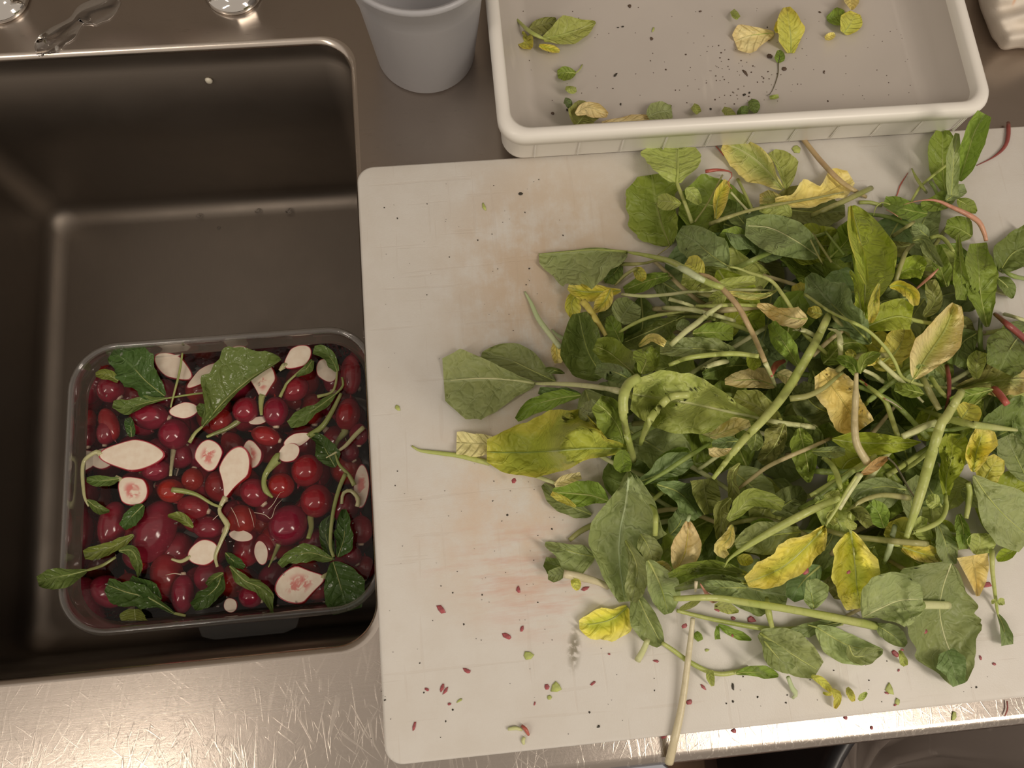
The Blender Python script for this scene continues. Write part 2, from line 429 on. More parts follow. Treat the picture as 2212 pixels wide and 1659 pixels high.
def steel_counter():
    m, nt, out = newmat('brushed_steel_counter'); n = N(nt); oc = n.coord()
    sx = nt.nodes.new('ShaderNodeSeparateXYZ'); n.l(oc, sx.inputs[0]); y = sx.outputs[1]
    wear = n.ramp(y, .0, .12, 1., .0)                          # scratched working strip along the front
    b = n.noise(n.mapping(oc, (1, 40, 1)), 40., 4., .6)
    bl = n.ramp(n.noise(oc, 9., 4., .6), .3, .7)
    c = n.mix(n.math('MULTIPLY', bl, .35), (.50, .445, .40), (.42, .37, .33))
    tot = None
    for k, (a, sc, th) in enumerate(((.25, 2., .60), (-.5, 2.6, .62), (.08, 1.6, .60), (1.1, 3., .66), (-.12, 2., .60), (.55, 2.2, .62), (-.9, 2.4, .65))):
        q = n.mapping(n.mapping(oc, (1, 1, 1), (0, 0, a), (k*3.1, k*1.7, 0)), (1., .045, 1.))
        s = n.ramp(n.noise(q, 420.*sc/2, 2., .4, .1), th+.02, th+.06)
        brk = n.ramp(n.noise(oc, 23.+k*3, 1.), .42, .55)
        s = n.math('MULTIPLY', s, brk)
        tot = s if tot is None else n.math('MAXIMUM', tot, s)
    tot = n.math('MULTIPLY', tot, wear)
    fine = n.math('MULTIPLY', n.noise(oc, 170., 4., .65, 1.2), wear)
    h = n.math('ADD', n.math('MULTIPLY', b, .3), n.math('MULTIPLY', tot, 2.2)); h = n.math('ADD', h, n.math('MULTIPLY', fine, 1.4))
    c = n.mix(n.math('MULTIPLY', tot, .5), c, (.85, .78, .70))
    c = n.mix(n.math('MULTIPLY', wear, .35), c, (.34, .315, .285))
    r = n.math('ADD', n.math('MULTIPLY', b, .08), n.math('MULTIPLY_ADD', wear, -.05, .25))
    bp = n.bump(h, .10, .0006)
    n.out(n.pr(c, r, 1., normal=bp), out); return m
def board_mat():
    m, nt, out = newmat('white_cutting_board'); n = N(nt); oc = n.coord()
    def blob(x, y, rx, ry, a=0.):
        mp = nt.nodes.new('ShaderNodeMapping'); mp.vector_type = 'TEXTURE'; n.l(oc, mp.inputs[0])
        mp.inputs['Location'].default_value = (x, y, 0); mp.inputs['Rotation'].default_value = (0, 0, a); mp.inputs['Scale'].default_value = (rx, ry, 1.)
        g = nt.nodes.new('ShaderNodeVectorMath'); g.operation = 'LENGTH'
        ml = nt.nodes.new('ShaderNodeVectorMath'); ml.operation = 'MULTIPLY'; n.l(mp.outputs[0], ml.inputs[0]); ml.inputs[1].default_value = (1, 1, 0); n.l(ml.outputs[0], g.inputs[0])
        return n.ramp(g.outputs['Value'], .2, 1.1, 1., 0.)
    B = un([1180, 1330, 1130, 1150, 1240], [640, 480, 1110, 1245, 1400], BZ); B = B[:, :2]-np.array([-.076, -.1195])
    nz = n.noise(oc, 30., 5., .65); st = n.noise(n.mapping(oc, (.25, 1.6, 1)), 60., 4., .7); st2 = n.noise(n.mapping(oc, (1.6, .25, 1)), 60., 4., .7)
    c = n.mix(n.ramp(nz, .3, .75), (.665, .645, .605), (.63, .60, .55))
    c = n.mix(n.math('MULTIPLY', n.math('MULTIPLY', blob(B[0][0], B[0][1], .10, .16), n.ramp(n.math('MULTIPLY', nz, n.math('ADD', st2, .5)), .25, .6)), .75), c, (.56, .43, .30))
    c = n.mix(n.math('MULTIPLY', n.math('MULTIPLY', blob(B[1][0], B[1][1], .10, .07), nz), .6), c, (.56, .45, .32))
    c = n.mix(n.math('MULTIPLY', n.math('MULTIPLY', blob(B[2][0], B[2][1], .10, .10), n.ramp(nz, .3, .7)), .6), c, (.66, .50, .36))
    c = n.mix(n.math('MULTIPLY', n.math('MULTIPLY', blob(B[3][0], B[3][1], .10, .055, -.25), n.ramp(st, .42, .75)), .5), c, (.58, .27, .19))
    c = n.mix(n.math('MULTIPLY', n.math('MULTIPLY', blob(B[4][0], B[4][1], .006, .019, -.15), n.ramp(n.noise(oc, 260., 3.), .35, .55)), .85), c, (.20, .18, .12))
    cut = n.ramp(n.noise(n.mapping(oc, (1, .05, 1)), 220., 2., .4), .66, .70)
    cut = n.math('MAXIMUM', cut, n.ramp(n.noise(n.mapping(oc, (.05, 1, 1), (0, 0, .2)), 200., 2., .4), .67, .71))
    c = n.mix(n.math('MULTIPLY', cut, .10), c, (.45, .36, .28))
    h = n.math('ADD', n.math('MULTIPLY', n.noise(oc, 900., 2.), .6), n.math('MULTIPLY', cut, -.4))
    n.out(n.pr(c, .42, normal=n.bump(h, .25, .0006), spec=.35), out); return m
def plastic_clear(name, tint, refl=.25, rough=.06, haze=0., hazecol=(.6,.6,.6), base=.05):
    m, nt, out = newmat(name); n = N(nt)
    t = nt.nodes.new('ShaderNodeBsdfTransparent'); t.inputs[0].default_value = (*tint, 1)
    g = nt.nodes.new('ShaderNodeBsdfGlossy'); g.inputs['Roughness'].default_value = rough; g.inputs[0].default_value = (.9, .9, .9, 1)
    fr = nt.nodes.new('ShaderNodeLayerWeight'); fr.inputs[0].default_value = refl
    mx = nt.nodes.new('ShaderNodeMixShader'); n.l(n.math('MULTIPLY_ADD', fr.outputs['Facing'], .85, base, True), mx.inputs[0]); n.l(t.outputs[0], mx.inputs[1]); n.l(g.outputs[0], mx.inputs[2])
    sh = mx.outputs[0]
    if haze:
        d = n.pr(hazecol, .4); m2 = nt.nodes.new('ShaderNodeMixShader'); m2.inputs[0].default_value = haze; n.l(sh, m2.inputs[1]); n.l(d, m2.inputs[2]); sh = m2.outputs[0]
    n.out(sh, out); return m
def water_mat(name, dens, bumpst=.25):
    m, nt, out = newmat(name); n = N(nt)
    t = nt.nodes.new('ShaderNodeBsdfTransparent')
    oc = n.coord(); h = n.math('ADD', n.noise(oc, 28., 3., .5, .6), n.math('MULTIPLY', n.noise(oc, 110., 2.), .25))
    bp = n.bump(h, bumpst, .004)
    g = nt.nodes.new('ShaderNodeBsdfGlossy'); g.inputs['Roughness'].default_value = .02; n.l(bp, g.inputs['Normal'])
    fr = nt.nodes.new('ShaderNodeFresnel'); fr.inputs[0].default_value = 1.33; n.l(bp, fr.inputs['Normal'])
    mx = nt.nodes.new('ShaderNodeMixShader'); n.l(n.math('MULTIPLY', fr.outputs[0], 1.3, 0, True), mx.inputs[0]); n.l(t.outputs[0], mx.inputs[1]); n.l(g.outputs[0], mx.inputs[2])
    n.out(mx.outputs[0], out)
    if dens:
        va = nt.nodes.new('ShaderNodeVolumeAbsorption'); va.inputs[0].default_value = (.62, .5, .42, 1); va.inputs[1].default_value = dens
        n.l(va.outputs[0], out.inputs[1])
    return m
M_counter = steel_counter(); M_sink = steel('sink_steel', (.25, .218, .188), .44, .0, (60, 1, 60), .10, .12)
M_chrome = simple('chrome', (.75, .73, .7), .08, 1.); M_board = board_mat()
# ------------------------------------------------------------------ counter with sink
SX0, SX1, SY0, SY1, SZ = -.478, -.078, -.040, .471, -.27
cx = empty('steel_counter', (0, -.135, -.06)); tag(cx, 'brushed stainless steel counter with a deep rectangular sink sunk into its left side', 'counter')
NA = 10
def hole(z, grow, r): return rrect(SX0-grow, SX1+grow, SY0-grow, SY1+grow, r, z, NA)
ho = hole(0, .004, .030)
cxm, cym = (SX0+SX1)/2, (SY0+SY1)/2
def to_rect(P, x0, x1, y0, y1):
    out = []
    # match every hole vertex with a point on the outer rectangle side by side
    n = len(P); q = n//4
    corners = [(x1, y1), (x0, y1), (x0, y0), (x1, y0)]
    for i, p in enumerate(P):
        k = i//q; j = i % q
        cxr, cyr = corners[k]
        half = (q-1)/2
        t = j/(q-1)
        px_, py_ = p[0], p[1]
        if k == 0: pt = (x1, py_+(y1-py_)*min(1, t*2)) if t <= .5 else (px_+(x1-px_)*min(1, (1-t)*2), y1)
        if k == 1: pt = (px_+(x0-px_)*min(1, t*2), y1) if t <= .5 else (x0, py_+(y1-py_)*min(1, (1-t)*2))
        if k == 2: pt = (x0, py_+(y0-py_)*min(1, t*2)) if t <= .5 else (px_+(x0-px_)*min(1, (1-t)*2), y0)
        if k == 3: pt = (px_+(x1-px_)*min(1, t*2), y0) if t <= .5 else (x1, py_+(y0-py_)*min(1, (1-t)*2))
        out.append((pt[0], pt[1], 0.))
    return np.array(out)
FY = -.133
outer = to_rect(ho, -.70, 1.0, FY, .80)
v, f = loft([outer, ho]); mesh('countertop', v, f, M_counter, parent=cx, smooth=False)
# rim, walls and floor of the basin
L = [ho]
for a in range(1, 6):
    t = math.radians(90*a/5); L.append(hole(-.0052*(1-math.cos(t)), .004-.0052*math.sin(t), .030))
v, f = loft(L); mesh('sink_rim', v, f, simple('rim_highlight_steel', (.66, .60, .54), .24, 1.), parent=cx); L = L[-1:]  # rim steel coloured lighter than the basin to strengthen the highlight along its edge
L.append(hole(-.026, -.0002, .028)); L.append(hole(-.0275, -.0022, .028)); L.append(hole(-.14, -.003, .028)); L.append(hole(SZ+.022, -.004, .028))
for a in range(1, 7):
    t = math.radians(90*a/6); L.append(hole(SZ+.022*(1-math.sin(t)), -.004-.022*(1-math.cos(t)), .028-.006*a/6))
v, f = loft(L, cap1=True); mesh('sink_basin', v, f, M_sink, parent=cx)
# rolled front edge
prof = [(FY, 0.)]+[(FY-.009*math.sin(math.radians(a)), -.009*(1-math.cos(math.radians(a)))) for a in range(10, 100, 10)]+[(FY-.009, -.045), (FY-.006, -.048), (FY+.012, -.048)]
v, f = loft([[(-.70, y, z) for y, z in prof], [(1.0, y, z) for y, z in prof]], close=False); mesh('rolled_edge', v, f, M_counter, parent=cx)
# ------------------------------------------------------------------ room below and around
def tilemat():
    m, nt, out = newmat('quarry_tile_floor'); n = N(nt); oc = n.coord()
    b = nt.nodes.new('ShaderNodeTexBrick'); n.l(oc, b.inputs[0]); b.offset = 0.
    b.inputs['Scale'].default_value = 6.5; b.inputs['Color1'].default_value = (.16, .07, .045, 1); b.inputs['Color2'].default_value = (.12, .055, .035, 1); b.inputs['Mortar'].default_value = (.10, .085, .07, 1)
    b.inputs['Mortar Size'].default_value = .03; b.inputs['Brick Width'].default_value = 1.; b.inputs['Row Height'].default_value = 1.
    c = n.mix(n.math('MULTIPLY', n.noise(oc, 9., 4.), .5), b.outputs[0], (.10, .07, .055))
    n.out(n.pr(c, .45), out); return m
v, f = box(-1.6, 2.0, -1.8, 1.0, -.92, -.90, .001); tag(mesh('floor', v, f, tilemat(), smooth=False), 'dark reddish brown tiled kitchen floor below the counter', 'floor', kind='structure')
wallm = simple('kitchen_wall', (.20, .17, .14), .6, nz=.05)
v, f = box(-1.6, 2.0, .80, .83, -.90, 1.7, .001); tag(mesh('wall_back', v, f, wallm, smooth=False), 'brownish kitchen wall behind the counter', 'wall', kind='structure')
# ------------------------------------------------------------------ cutting board
L = [rrect(-.074, .576, -.1175, .3355, .012, 0, 8), rrect(-.0762, .578, -.1195, .3375, .013, .002, 8), rrect(-.0762, .578, -.1195, .3375, .013, BZ-.0022, 8), rrect(-.0755, .5775, -.1188, .3368, .013, BZ-.0006, 8), rrect(-.074, .576, -.1175, .3355, .012, BZ, 8)]
v, f = loft(L, cap0=True, cap1=True)
tag(mesh('cutting_board', v, f, M_board, origin=(-.076, -.1195, 0)), 'large white plastic cutting board with rounded corners lying on the steel counter', 'cutting board')
# ------------------------------------------------------------------ white tray
def translucent(name, col, tr, rough=.35, nzc=.05):
    m, nt, out = newmat(name); n = N(nt); oc = n.coord()
    c = n.mix(n.ramp(n.noise(oc, 12., 4.), .3, .7), [v*(1-nzc) for v in col], col)
    sm = n.ramp(n.noise(n.mapping(oc, (1, .25, 1), (0, 0, .9)), 22., 4., .6), .62, .74)
    c = n.mix(n.math('MULTIPLY', sm, .35), c, (.85, .8, .72))
    p = n.pr(c, rough, normal=n.bump(n.noise(oc, 90., 2.), .1, .001), spec=.4)
    t = nt.nodes.new('ShaderNodeBsdfTransparent'); t.inputs[0].default_value = (.9, .88, .85, 1)
    mx = nt.nodes.new('ShaderNodeMixShader'); mx.inputs[0].default_value = tr; n.l(p, mx.inputs[1]); n.l(t.outputs[0], mx.inputs[2])
    n.out(mx.outputs[0], out); return m
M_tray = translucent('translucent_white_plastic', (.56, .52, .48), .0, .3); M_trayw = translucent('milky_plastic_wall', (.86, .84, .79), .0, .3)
TX0, TX1, TY0, TY1, TZ = .041, .447, .329, .86, .0545
TFZ = .0150
te = empty('food_storage_tray', (.24, .45, .0135)); tag(te, 'shallow milky white rectangular plastic tray with leaf scraps behind the cutting board', 'tray')
def tr(g, z, r=.022): return rrect(TX0+g, TX1-g, TY0+g, .80-g, r, z, 8)
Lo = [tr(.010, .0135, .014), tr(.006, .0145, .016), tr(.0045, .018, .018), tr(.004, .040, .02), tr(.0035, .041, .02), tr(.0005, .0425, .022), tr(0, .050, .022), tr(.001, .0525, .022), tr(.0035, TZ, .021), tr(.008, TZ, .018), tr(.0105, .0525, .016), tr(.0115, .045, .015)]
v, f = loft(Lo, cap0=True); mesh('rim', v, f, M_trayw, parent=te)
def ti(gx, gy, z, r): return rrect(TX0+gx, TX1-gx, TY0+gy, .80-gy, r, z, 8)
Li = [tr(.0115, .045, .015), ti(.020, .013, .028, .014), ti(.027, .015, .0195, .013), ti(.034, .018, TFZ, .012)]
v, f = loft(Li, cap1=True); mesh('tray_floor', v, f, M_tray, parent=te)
for i in range(11):
    x = TX0+.03+i*.036; v, f = box(x-.0006, x+.0006, TY0+.0025, TY0+.0045, .020, .040, .0003); mesh('rib', v, f, M_trayw, parent=te)
# ------------------------------------------------------------------ deli container
def deli():
    m, nt, out = newmat('deli_plastic'); n = N(nt); oc = n.coord()
    p = n.pr((.62, .63, .67), .28, normal=n.bump(n.noise(oc, 200., 2.), .1, .0006), spec=.4)
    t = nt.nodes.new('ShaderNodeBsdfTransparent'); tl = nt.nodes.new('ShaderNodeBsdfTranslucent'); tl.inputs[0].default_value = (.6, .56, .54, 1)
    m1 = nt.nodes.new('ShaderNodeMixShader'); m1.inputs[0].default_value = .25; n.l(p, m1.inputs[1]); n.l(tl.outputs[0], m1.inputs[2])
    m2 = nt.nodes.new('ShaderNodeMixShader'); m2.inputs[0].default_value = .28; n.l(m1.outputs[0], m2.inputs[1]); n.l(t.outputs[0], m2.inputs[2])
    n.out(m2.outputs[0], out); return m
MD = deli()
dc = empty('deli_container', (-.012, .4525, .0004)); tag(dc, 'round frosted plastic deli container standing on the counter left of the tray', 'container')
def ci(r, z): return circ(-.012, .4525, r, z, 64)
v, f = loft([ci(.030, .003), ci(.036, .0032), ci(.0385, .0004), ci(.0415, .0008), ci(.0428, .003), ci(.0505, .085), ci(.0522, .088), ci(.0526, .101), ci(.0555, .1035), ci(.0565, .115), ci(.0585, .1165), ci(.0590, .119), ci(.0575, .1205), ci(.0553, .1195), ci(.0545, .104), ci(.0513, .1005), ci(.0508, .088), ci(.0492, .085), ci(.0412, .0045), ci(.036, .0040)], cap0=True, cap1=True)
mesh('cup_body', v, f, MD, parent=dc)
v, f = loft([ci(.0587, .1155), ci(.0600, .1170), ci(.0602, .1195), ci(.0587, .1212), ci(.0568, .1205), ci(.0565, .1170), ci(.0587, .1155)]); mesh('rolled_rim', v, f, MD, parent=dc)
# ------------------------------------------------------------------ faucet (two chrome bases on the back ledge)
fb = [un(0, 2, 0.), un(505, -16, 0.)]
fe = empty('faucet', ((fb[0][0]+fb[1][0])/2, (fb[0][1]+fb[1][1])/2, 0)); tag(fe, 'chrome two handle faucet standing on the ledge behind the sink', 'faucet')
for b in fb:
    X, Y = b[0], b[1]+.001
    def cc(r, z, n=40): return circ(X, Y, r, z, n)
    v, f = loft([cc(.0255, .0003), cc(.0262, .0025), cc(.0245, .006), cc(.020, .009), cc(.0165, .010), cc(.0155, .013)], cap0=True, cap1=True); es = mesh('escutcheon', v, f, M_chrome, parent=fe)
    hx = lambda r, z, k=0: np.array([(X+r*math.cos(math.radians(a+30)), Y+r*math.sin(math.radians(a+30)), z) for a in range(0, 360, 60)])
    v, f = loft([hx(.0150, .009), hx(.0165, .0105), hx(.0165, .021), hx(.0150, .0225)], cap0=True, cap1=True); mesh('hex_nut', v, f, M_chrome, parent=fe, smooth=False)
    v, f = loft([cc(.011, .022), cc(.0105, .05), cc(.014, .055), cc(.0155, .075), cc(.012, .085)], cap0=True, cap1=True); mesh('riser', v, f, M_chrome, parent=fe)
    v, f = tube([(X, Y, .084), (X, Y+.004, .094), (X, Y+.03, .1), (X, Y+.07, .104)], [.009, .008, .006, .007], 12, 1.); mesh('handle', v, f, M_chrome, parent=fe)
v, f = tube([(fb[0][0]+.008, fb[0][1]+.001, .066), (fb[1][0]-.008, fb[1][1]+.001, .066)], [.011, .011], 16, 1.); mesh('bridge', v, f, M_chrome, parent=fe)
# ------------------------------------------------------------------ puddle and drops
WT = water_mat('thin_water', 0, .03)
def flat(name, pts, z, th, mat, label, cat, n=60, kind=None, group=None, dome=.6):
    P = spline(np.vstack([pts, pts[:1]]), n+1)[:-1]
    q = un(P[:, 0], P[:, 1], z) if np.ndim(z) == 0 else P
    c = q.mean(0); L = [q, c+(q-c)*.985+[0, 0, th*.7], c+(q-c)*.93+[0, 0, th], c+(q-c)*.4+[0, 0, th*1.02]]
    v, f = loft(L, cap0=True, cap1=True); o = mesh(name, v, f, mat); tag(o, label, cat, group, kind); return o
flat('puddle', [(78,118),(74,95),(85,78),(108,62),(150,40),(175,10),(235,-10),(262,5),(240,40),(220,48),(205,55),(198,48),(180,52),(168,72),(160,84),(140,98),(126,112)], 0.0003, .0012, WT, 'thin puddle of clear water on the ledge between the faucet bases', 'water', kind='stuff')
for x, y, r in ((90,120,7),(108,116,5),(123,114,3)):
    p = un(x, y, .0004)
    a = np.arange(16)*math.pi/8; rr = r*mmpx(0)
    L = [np.stack([p[0]+rr*k*np.cos(a), p[1]+rr*k*.7*np.sin(a), .0012+rr*.35*h+0*a], -1) for k, h in ((1, 0), (.85, .6), (.5, .9), (.1, 1))]
    v, f = loft(L, cap0=True, cap1=True); tag(mesh('water_drop', v, f, WT), 'clear water drop on the back rim of the sink', 'water drop', 'drops on the back rim of the sink')
for x, y, r in ((557,456,7),(624,456,8),(430,466,6),(472,492,4)):
    p = un(x, y, SZ+.001 if y > 470 else SZ+.004); a = np.arange(16)*math.pi/8; rr = r*.0005
    L = [np.stack([p[0]+rr*k*np.cos(a), p[1]+rr*k*np.sin(a), p[2]+rr*.5*h+0*a], -1) for k, h in ((1, 0), (.85, .5), (.5, .9), (.1, 1))]
    v, f = loft(L, cap0=True, cap1=True); tag(mesh('water_drop', v, f, WT), 'water drop at the back of the sink floor', 'water drop', 'drops on the sink floor')
v, f = join([tube(un(np.array([449,453]), np.array([171,178]), -.04)*[1,1,1]+[0,0,0], [.002, .0014], 8, .6)])
p = np.array(un(451, 174, -.045)); p[1] = SY1+.0002
yb = SY1-.0038
tt = (yb-0)/(un(451,174,-1.)[1]) ; zz = CH-(CH+1.)*tt; ctr = un(451, 174, zz)
a = np.arange(10)*2*math.pi/10
v, f = loft([np.stack([ctr[0]+.0035*k*np.cos(a), ctr[1]-d+0*a, ctr[2]+.0045*k*np.sin(a)], -1) for k, d in ((1, 0), (.7, .0016), (.2, .002))], cap0=True, cap1=True)
tag(mesh('food_scrap', v, f, simple('pale_scrap', (.7,.66,.55))), 'small whitish scrap stuck on the back wall of the sink', 'scrap')
# ------------------------------------------------------------------ towel
def clothmat():
    m, nt, out = newmat('terry_towel'); n = N(nt); oc = n.coord(); uv = nt.nodes.new('ShaderNodeUVMap').outputs[0]
    sx = nt.nodes.new('ShaderNodeSeparateXYZ'); n.l(uv, sx.inputs[0])
    st = n.math('PINGPONG', n.math('MULTIPLY', sx.outputs[0], 2.6), .5); sm = n.math('MULTIPLY', n.ramp(st, .0, .06, 1., 0.), n.ramp(sx.outputs[1], .45, .55))
    c = n.mix(n.math('MULTIPLY', sm, .6), (.74, .68, .60), (.75, .40, .22))
    h = n.noise(oc, 450., 2.)
    n.out(n.pr(c, .9, normal=n.bump(h, .25, .0006), spec=.1), out); return m
tp = [(2105,-45),(2112,-5),(2118,20),(2130,50),(2142,80),(2152,92),(2160,104),(2172,108),(2205,104),(2260,110),(2330,100),(2340,30),(2335,-60),(2260,-90),(2170,-90)]
P = spline(np.vstack([tp, tp[:1]]), 97)[:-1]; ctr = np.array([2225., 10.])
L = []; UVt = []
for k in range(22):
    t = k/21; q = ctr+(P-ctr)*(1-t) if t < 1 else ctr+(P-ctr)*.001
    ang = np.arctan2(P[:, 1]-10, P[:, 0]-2225)
    zz = .002+.030*(1-(1-min(1, t*2.2))**2)
    fold = .0035*np.sin(q[:, 0]*.03+q[:, 1]*.13)+.002*np.sin(q[:, 1]*.07-q[:, 0]*.06+1)
    z = np.maximum(.0015, zz+fold*min(1, t*4)); L.append(un(q[:, 0], q[:, 1], z)); UVt.append(np.stack([(q[:, 0]-2100)/240+.02*np.sin(q[:, 1]*.1), (105-q[:, 1])/190], -1))
v, f = loft(L, cap0=True); tag(mesh('kitchen_towel', v, f, clothmat(), uv=np.concatenate(UVt)), 'crumpled white terry towel with faint orange stripes right of the tray', 'towel')
# ------------------------------------------------------------------ things below the counter front
tm = simple('pale_blue_plastic', (.30, .33, .40), .35)
q = [un(1085, 1662, -.012), un(1421, 1641, -.012), un(1446, 1660, -.012)]
x0, x1, yt = q[0][0], q[1][0], q[1][1]
lp = [(x0-.12, yt-.004), (x1, yt), (x1+.012, yt-.012), (x1+.012, yt-.22), (x0-.12, yt-.22)]
v, f = loft([[(a, b, -.18) for a, b in lp], [(a, b, -.014) for a, b in lp], [(a*1., b-.0008, -.012) for a, b in lp]], cap0=True, cap1=True)
# stands on a low trolley below the frame
bx = empty('plastic_bin', (0, yt-.1, -.90)); tag(bx, 'pale blue grey lidded bin standing below the front edge of the counter', 'bin')
mesh('lid', v, f, tm, parent=bx, smooth=False)
v, f = box(x0-.11, x1+.004, yt-.21, yt-.008, -.8995, -.17, .004); mesh('bin_body', v, f, tm, parent=bx)
# round waste bin with a clear liner at the lower right
c0 = un(2150, 1870, -.35); wb = empty('waste_bin', (c0[0], c0[1], -.90)); tag(wb, 'dark round waste bin with a crumpled plastic liner below the right end of the counter', 'bin')
bm = simple('black_plastic', (.035, .033, .035), .35); lm = translucent('crumpled_liner', (.33, .28, .25), .25, .25)
def wc(r, z, w=0., k=9): 
    a = np.arange(72)*2*math.pi/72; rr = r*(1+w*(np.sin(a*k)+.6*np.sin(a*2.3*k+1))); return np.stack([c0[0]+rr*np.cos(a), c0[1]+rr*np.sin(a), z+w*.3*np.sin(a*k*1.4)], -1)
v, f = loft([wc(.15, -.8995), wc(.19, -.40), wc(.20, -.385), wc(.205, -.36), wc(.198, -.352), wc(.188, -.36), wc(.18, -.40), wc(.14, -.86)], cap0=True, cap1=True); mesh('bin_body', v, f, bm, parent=wb)
v, f = loft([wc(.176, -.42, .01), wc(.150, -.50, .03), wc(.12, -.60, .05), wc(.07, -.66, .08), wc(.01, -.68)], cap1=True); mesh('bin_liner', v, f, lm, parent=wb)
cp = simple('brown_cardboard', (.20, .12, .075), .7, nz=.1)
c1 = un(1560, 1690, -.6); v, f = box(c1[0]-.16, c1[0]-.02, c1[1]-.30, c1[1]+.05, -.8995, -.60, .003); tag(mesh('cardboard_box', v, f, cp), 'brown cardboard box on the floor below the counter edge', 'box')
v, f = tube([un(1690, 1612, -.597), un(1720, 1626, -.596), un(1752, 1645, -.597), un(1775, 1664, -.597)], [.002, .004, .004, .003], 8, .5); tag(mesh('plastic_strip', v, f, simple('pale_strip', (.4,.33,.28))), 'pale curled plastic strip lying on the brown cardboard box', 'strip')
# ------------------------------------------------------------------ buried lower layers of the pile
POLY = [(1235,610),(1330,545),(1420,540),(1400,450),(1500,420),(1590,380),(1690,430),(1820,440),(1960,430),(2060,430),(2120,520),(2180,640),(2250,720),(2250,1180),(2120,1200),(2050,1300),(1900,1380),(1760,1330),(1640,1270),(1500,1270),(1400,1290),(1330,1240),(1290,1130),(1250,1040),(1240,960),(1260,880),(1270,760)]
def inside(x, y):
    c = False; n = len(POLY)
    for i in range(n):
        x1, y1 = POLY[i]; x2, y2 = POLY[(i+1) % n]
        if (y1 > y) != (y2 > y) and x < (x2-x1)*(y-y1)/(y2-y1)+x1: c = not c
    return c
rf = random.Random(5)
def filler(n, cols, lo, hi, lab, grp, bx=(1230, 390, 2245, 1380)):
    k = 0
    while k < n:
        x = rf.uniform(bx[0], bx[2]); y = rf.uniform(bx[1], bx[3])
        a = rf.uniform(0, 6.283); L = rf.uniform(lo, hi)
        x2, y2 = x+math.cos(a)*L, y+math.sin(a)*L
        if not (inside(x, y) and inside(x2, y2) and inside((x+x2)/2, (y+y2)/2)): continue
        if 1360 < (x+x2)/2 < 1460 and 590 < (y+y2)/2 < 670: continue
        if 1480 < (x+x2)/2 < 1760 and 1290 < (y+y2)/2: continue
        b = rf.uniform(-.25, .25)*L; mxp, myp = (x+x2)/2-math.sin(a)*b, (y+y2)/2+math.cos(a)*b
        w = L*rf.uniform(.26, .42)
        LEAF('a', [(x, y), (mxp, myp), (x2, y2)], [3, w*.8, w, w*.9, w*.35], [3, w*.7, w*rf.uniform(.6, 1), w*.8, w*.3], rf.choice(cols), lab, group=grp, ruf=.003, gap=.0016, cup=rf.uniform(0, .007), rib=.7, sw=(9, 9), dens=.75, teeth=.07)
        k += 1
def fstem(n, lab, grp, x0=1250, y0=420):
    k = 0
    while k < n:
        x = rf.uniform(x0, 2200); y = rf.uniform(y0, 1350); a = rf.uniform(-.7, .7)+rf.choice([0, 3.14]); L = rf.uniform(120, 260)
        x2, y2 = x+math.cos(a)*L, y+math.sin(a)*L; b = rf.uniform(-.15, .15)*L
        m = ((x+x2)/2-math.sin(a)*b, (y+y2)/2+math.cos(a)*b)
        if not (inside(x, y) and inside(x2, y2) and inside(*m) and min(x, x2) >= x0): continue
        if 1480 < m[0] < 1800 and m[1] > 1280: continue
        STEM('a', [(x, y), m, (x2, y2)], (rf.uniform(7, 12), rf.uniform(9, 13)), rf.choice(['yg', 'gr', 'ol', 'pale', 'tan']), lab, group=grp); k += 1
filler(50, ['dg', 'g', 'g', 'sg', 'bg', 'ol'], 120, 200, 'dark green radish leaf buried at the bottom of the pile', 'leaves buried at the bottom of the pile')
fstem(26, 'green stem buried between the lower leaves of the pile', 'stems buried in the lower layers')
filler(50, ['g', 'sg', 'g', 'og', 'bg', 'lg', 'g', 'sgl'], 90, 165, 'green radish leaf half hidden in the middle layers of the pile', 'leaves in the middle layers of the pile')
fstem(26, 'pale green stem poking between the middle leaves of the pile', 'stems in the middle layers')
filler(34, ['g', 'sg', 'og', 'lg', 'g', 'sgl', 'dg', 'YG'], 60, 120, 'small green radish leaf scrap in the tangle of stems in the middle of the pile', 'leaf scraps in the tangle of stems', bx=(1640, 680, 2230, 1230))
fstem(14, 'short stem in the tangle in the middle of the pile', 'short stems in the middle tangle', 1700, 650)
# ------------------------------------------------------------------ top edge of the pile, below the tray
LEAF('B', [(555,1095),(480,900),(420,650),(385,425)], [15,230,260,270,240,130], [15,140,150,190,215,130], 'g', 'rounded mid green leaf at the upper left corner of the pile', stem=[(420,1200)], sw=(14,14), sc='ol')
STEM('B', [(790,870),(920,680),(1050,430)], (18,22), 'ol', 'dull olive stem leaning between the pale lobed leaf and the yellow green leaf')
LEAF('B', [(1255,890),(1180,800),(1075,690)], [30,90,110,60], [30,60,80,50], 'dg', 'small dark green leaf tucked under the yellow sliver at the top of the pile')
LEAF('B', [(985,840),(1010,650),(1095,480)], [10,30,50,30], [20,90,70,30], 'Y', 'yellow leaf sliver standing beside the dull olive stem')
STEM('B', [(890,395),(1000,380),(1120,395),(1140,440),(1100,500),(1140,560)], (40,34,24,10,7,6), 'red', 'short thick red root below the tray rim', name='taproot', cat='root')
STEM('B', [(960,120),(1010,180),(1065,245)], (8,16), 'red', 'thin red root tip sticking out from under the tray', name='taproot', cat='root')
LEAF('B', [(620,500),(628,400),(628,280),(628,165)], [60,200,260,300,300,260], [40,90,150,200,200,160], 'lg', 'pale green lobed leaf hanging below the tray with a thick stem', stem=[(690,680),(765,885)], sw=(38,44), sc='yg', zf=[.03,.032,.024,.0155], rib=.95, ribw=34, sq=True, teeth=.09, szf=[.031,.035,.03])
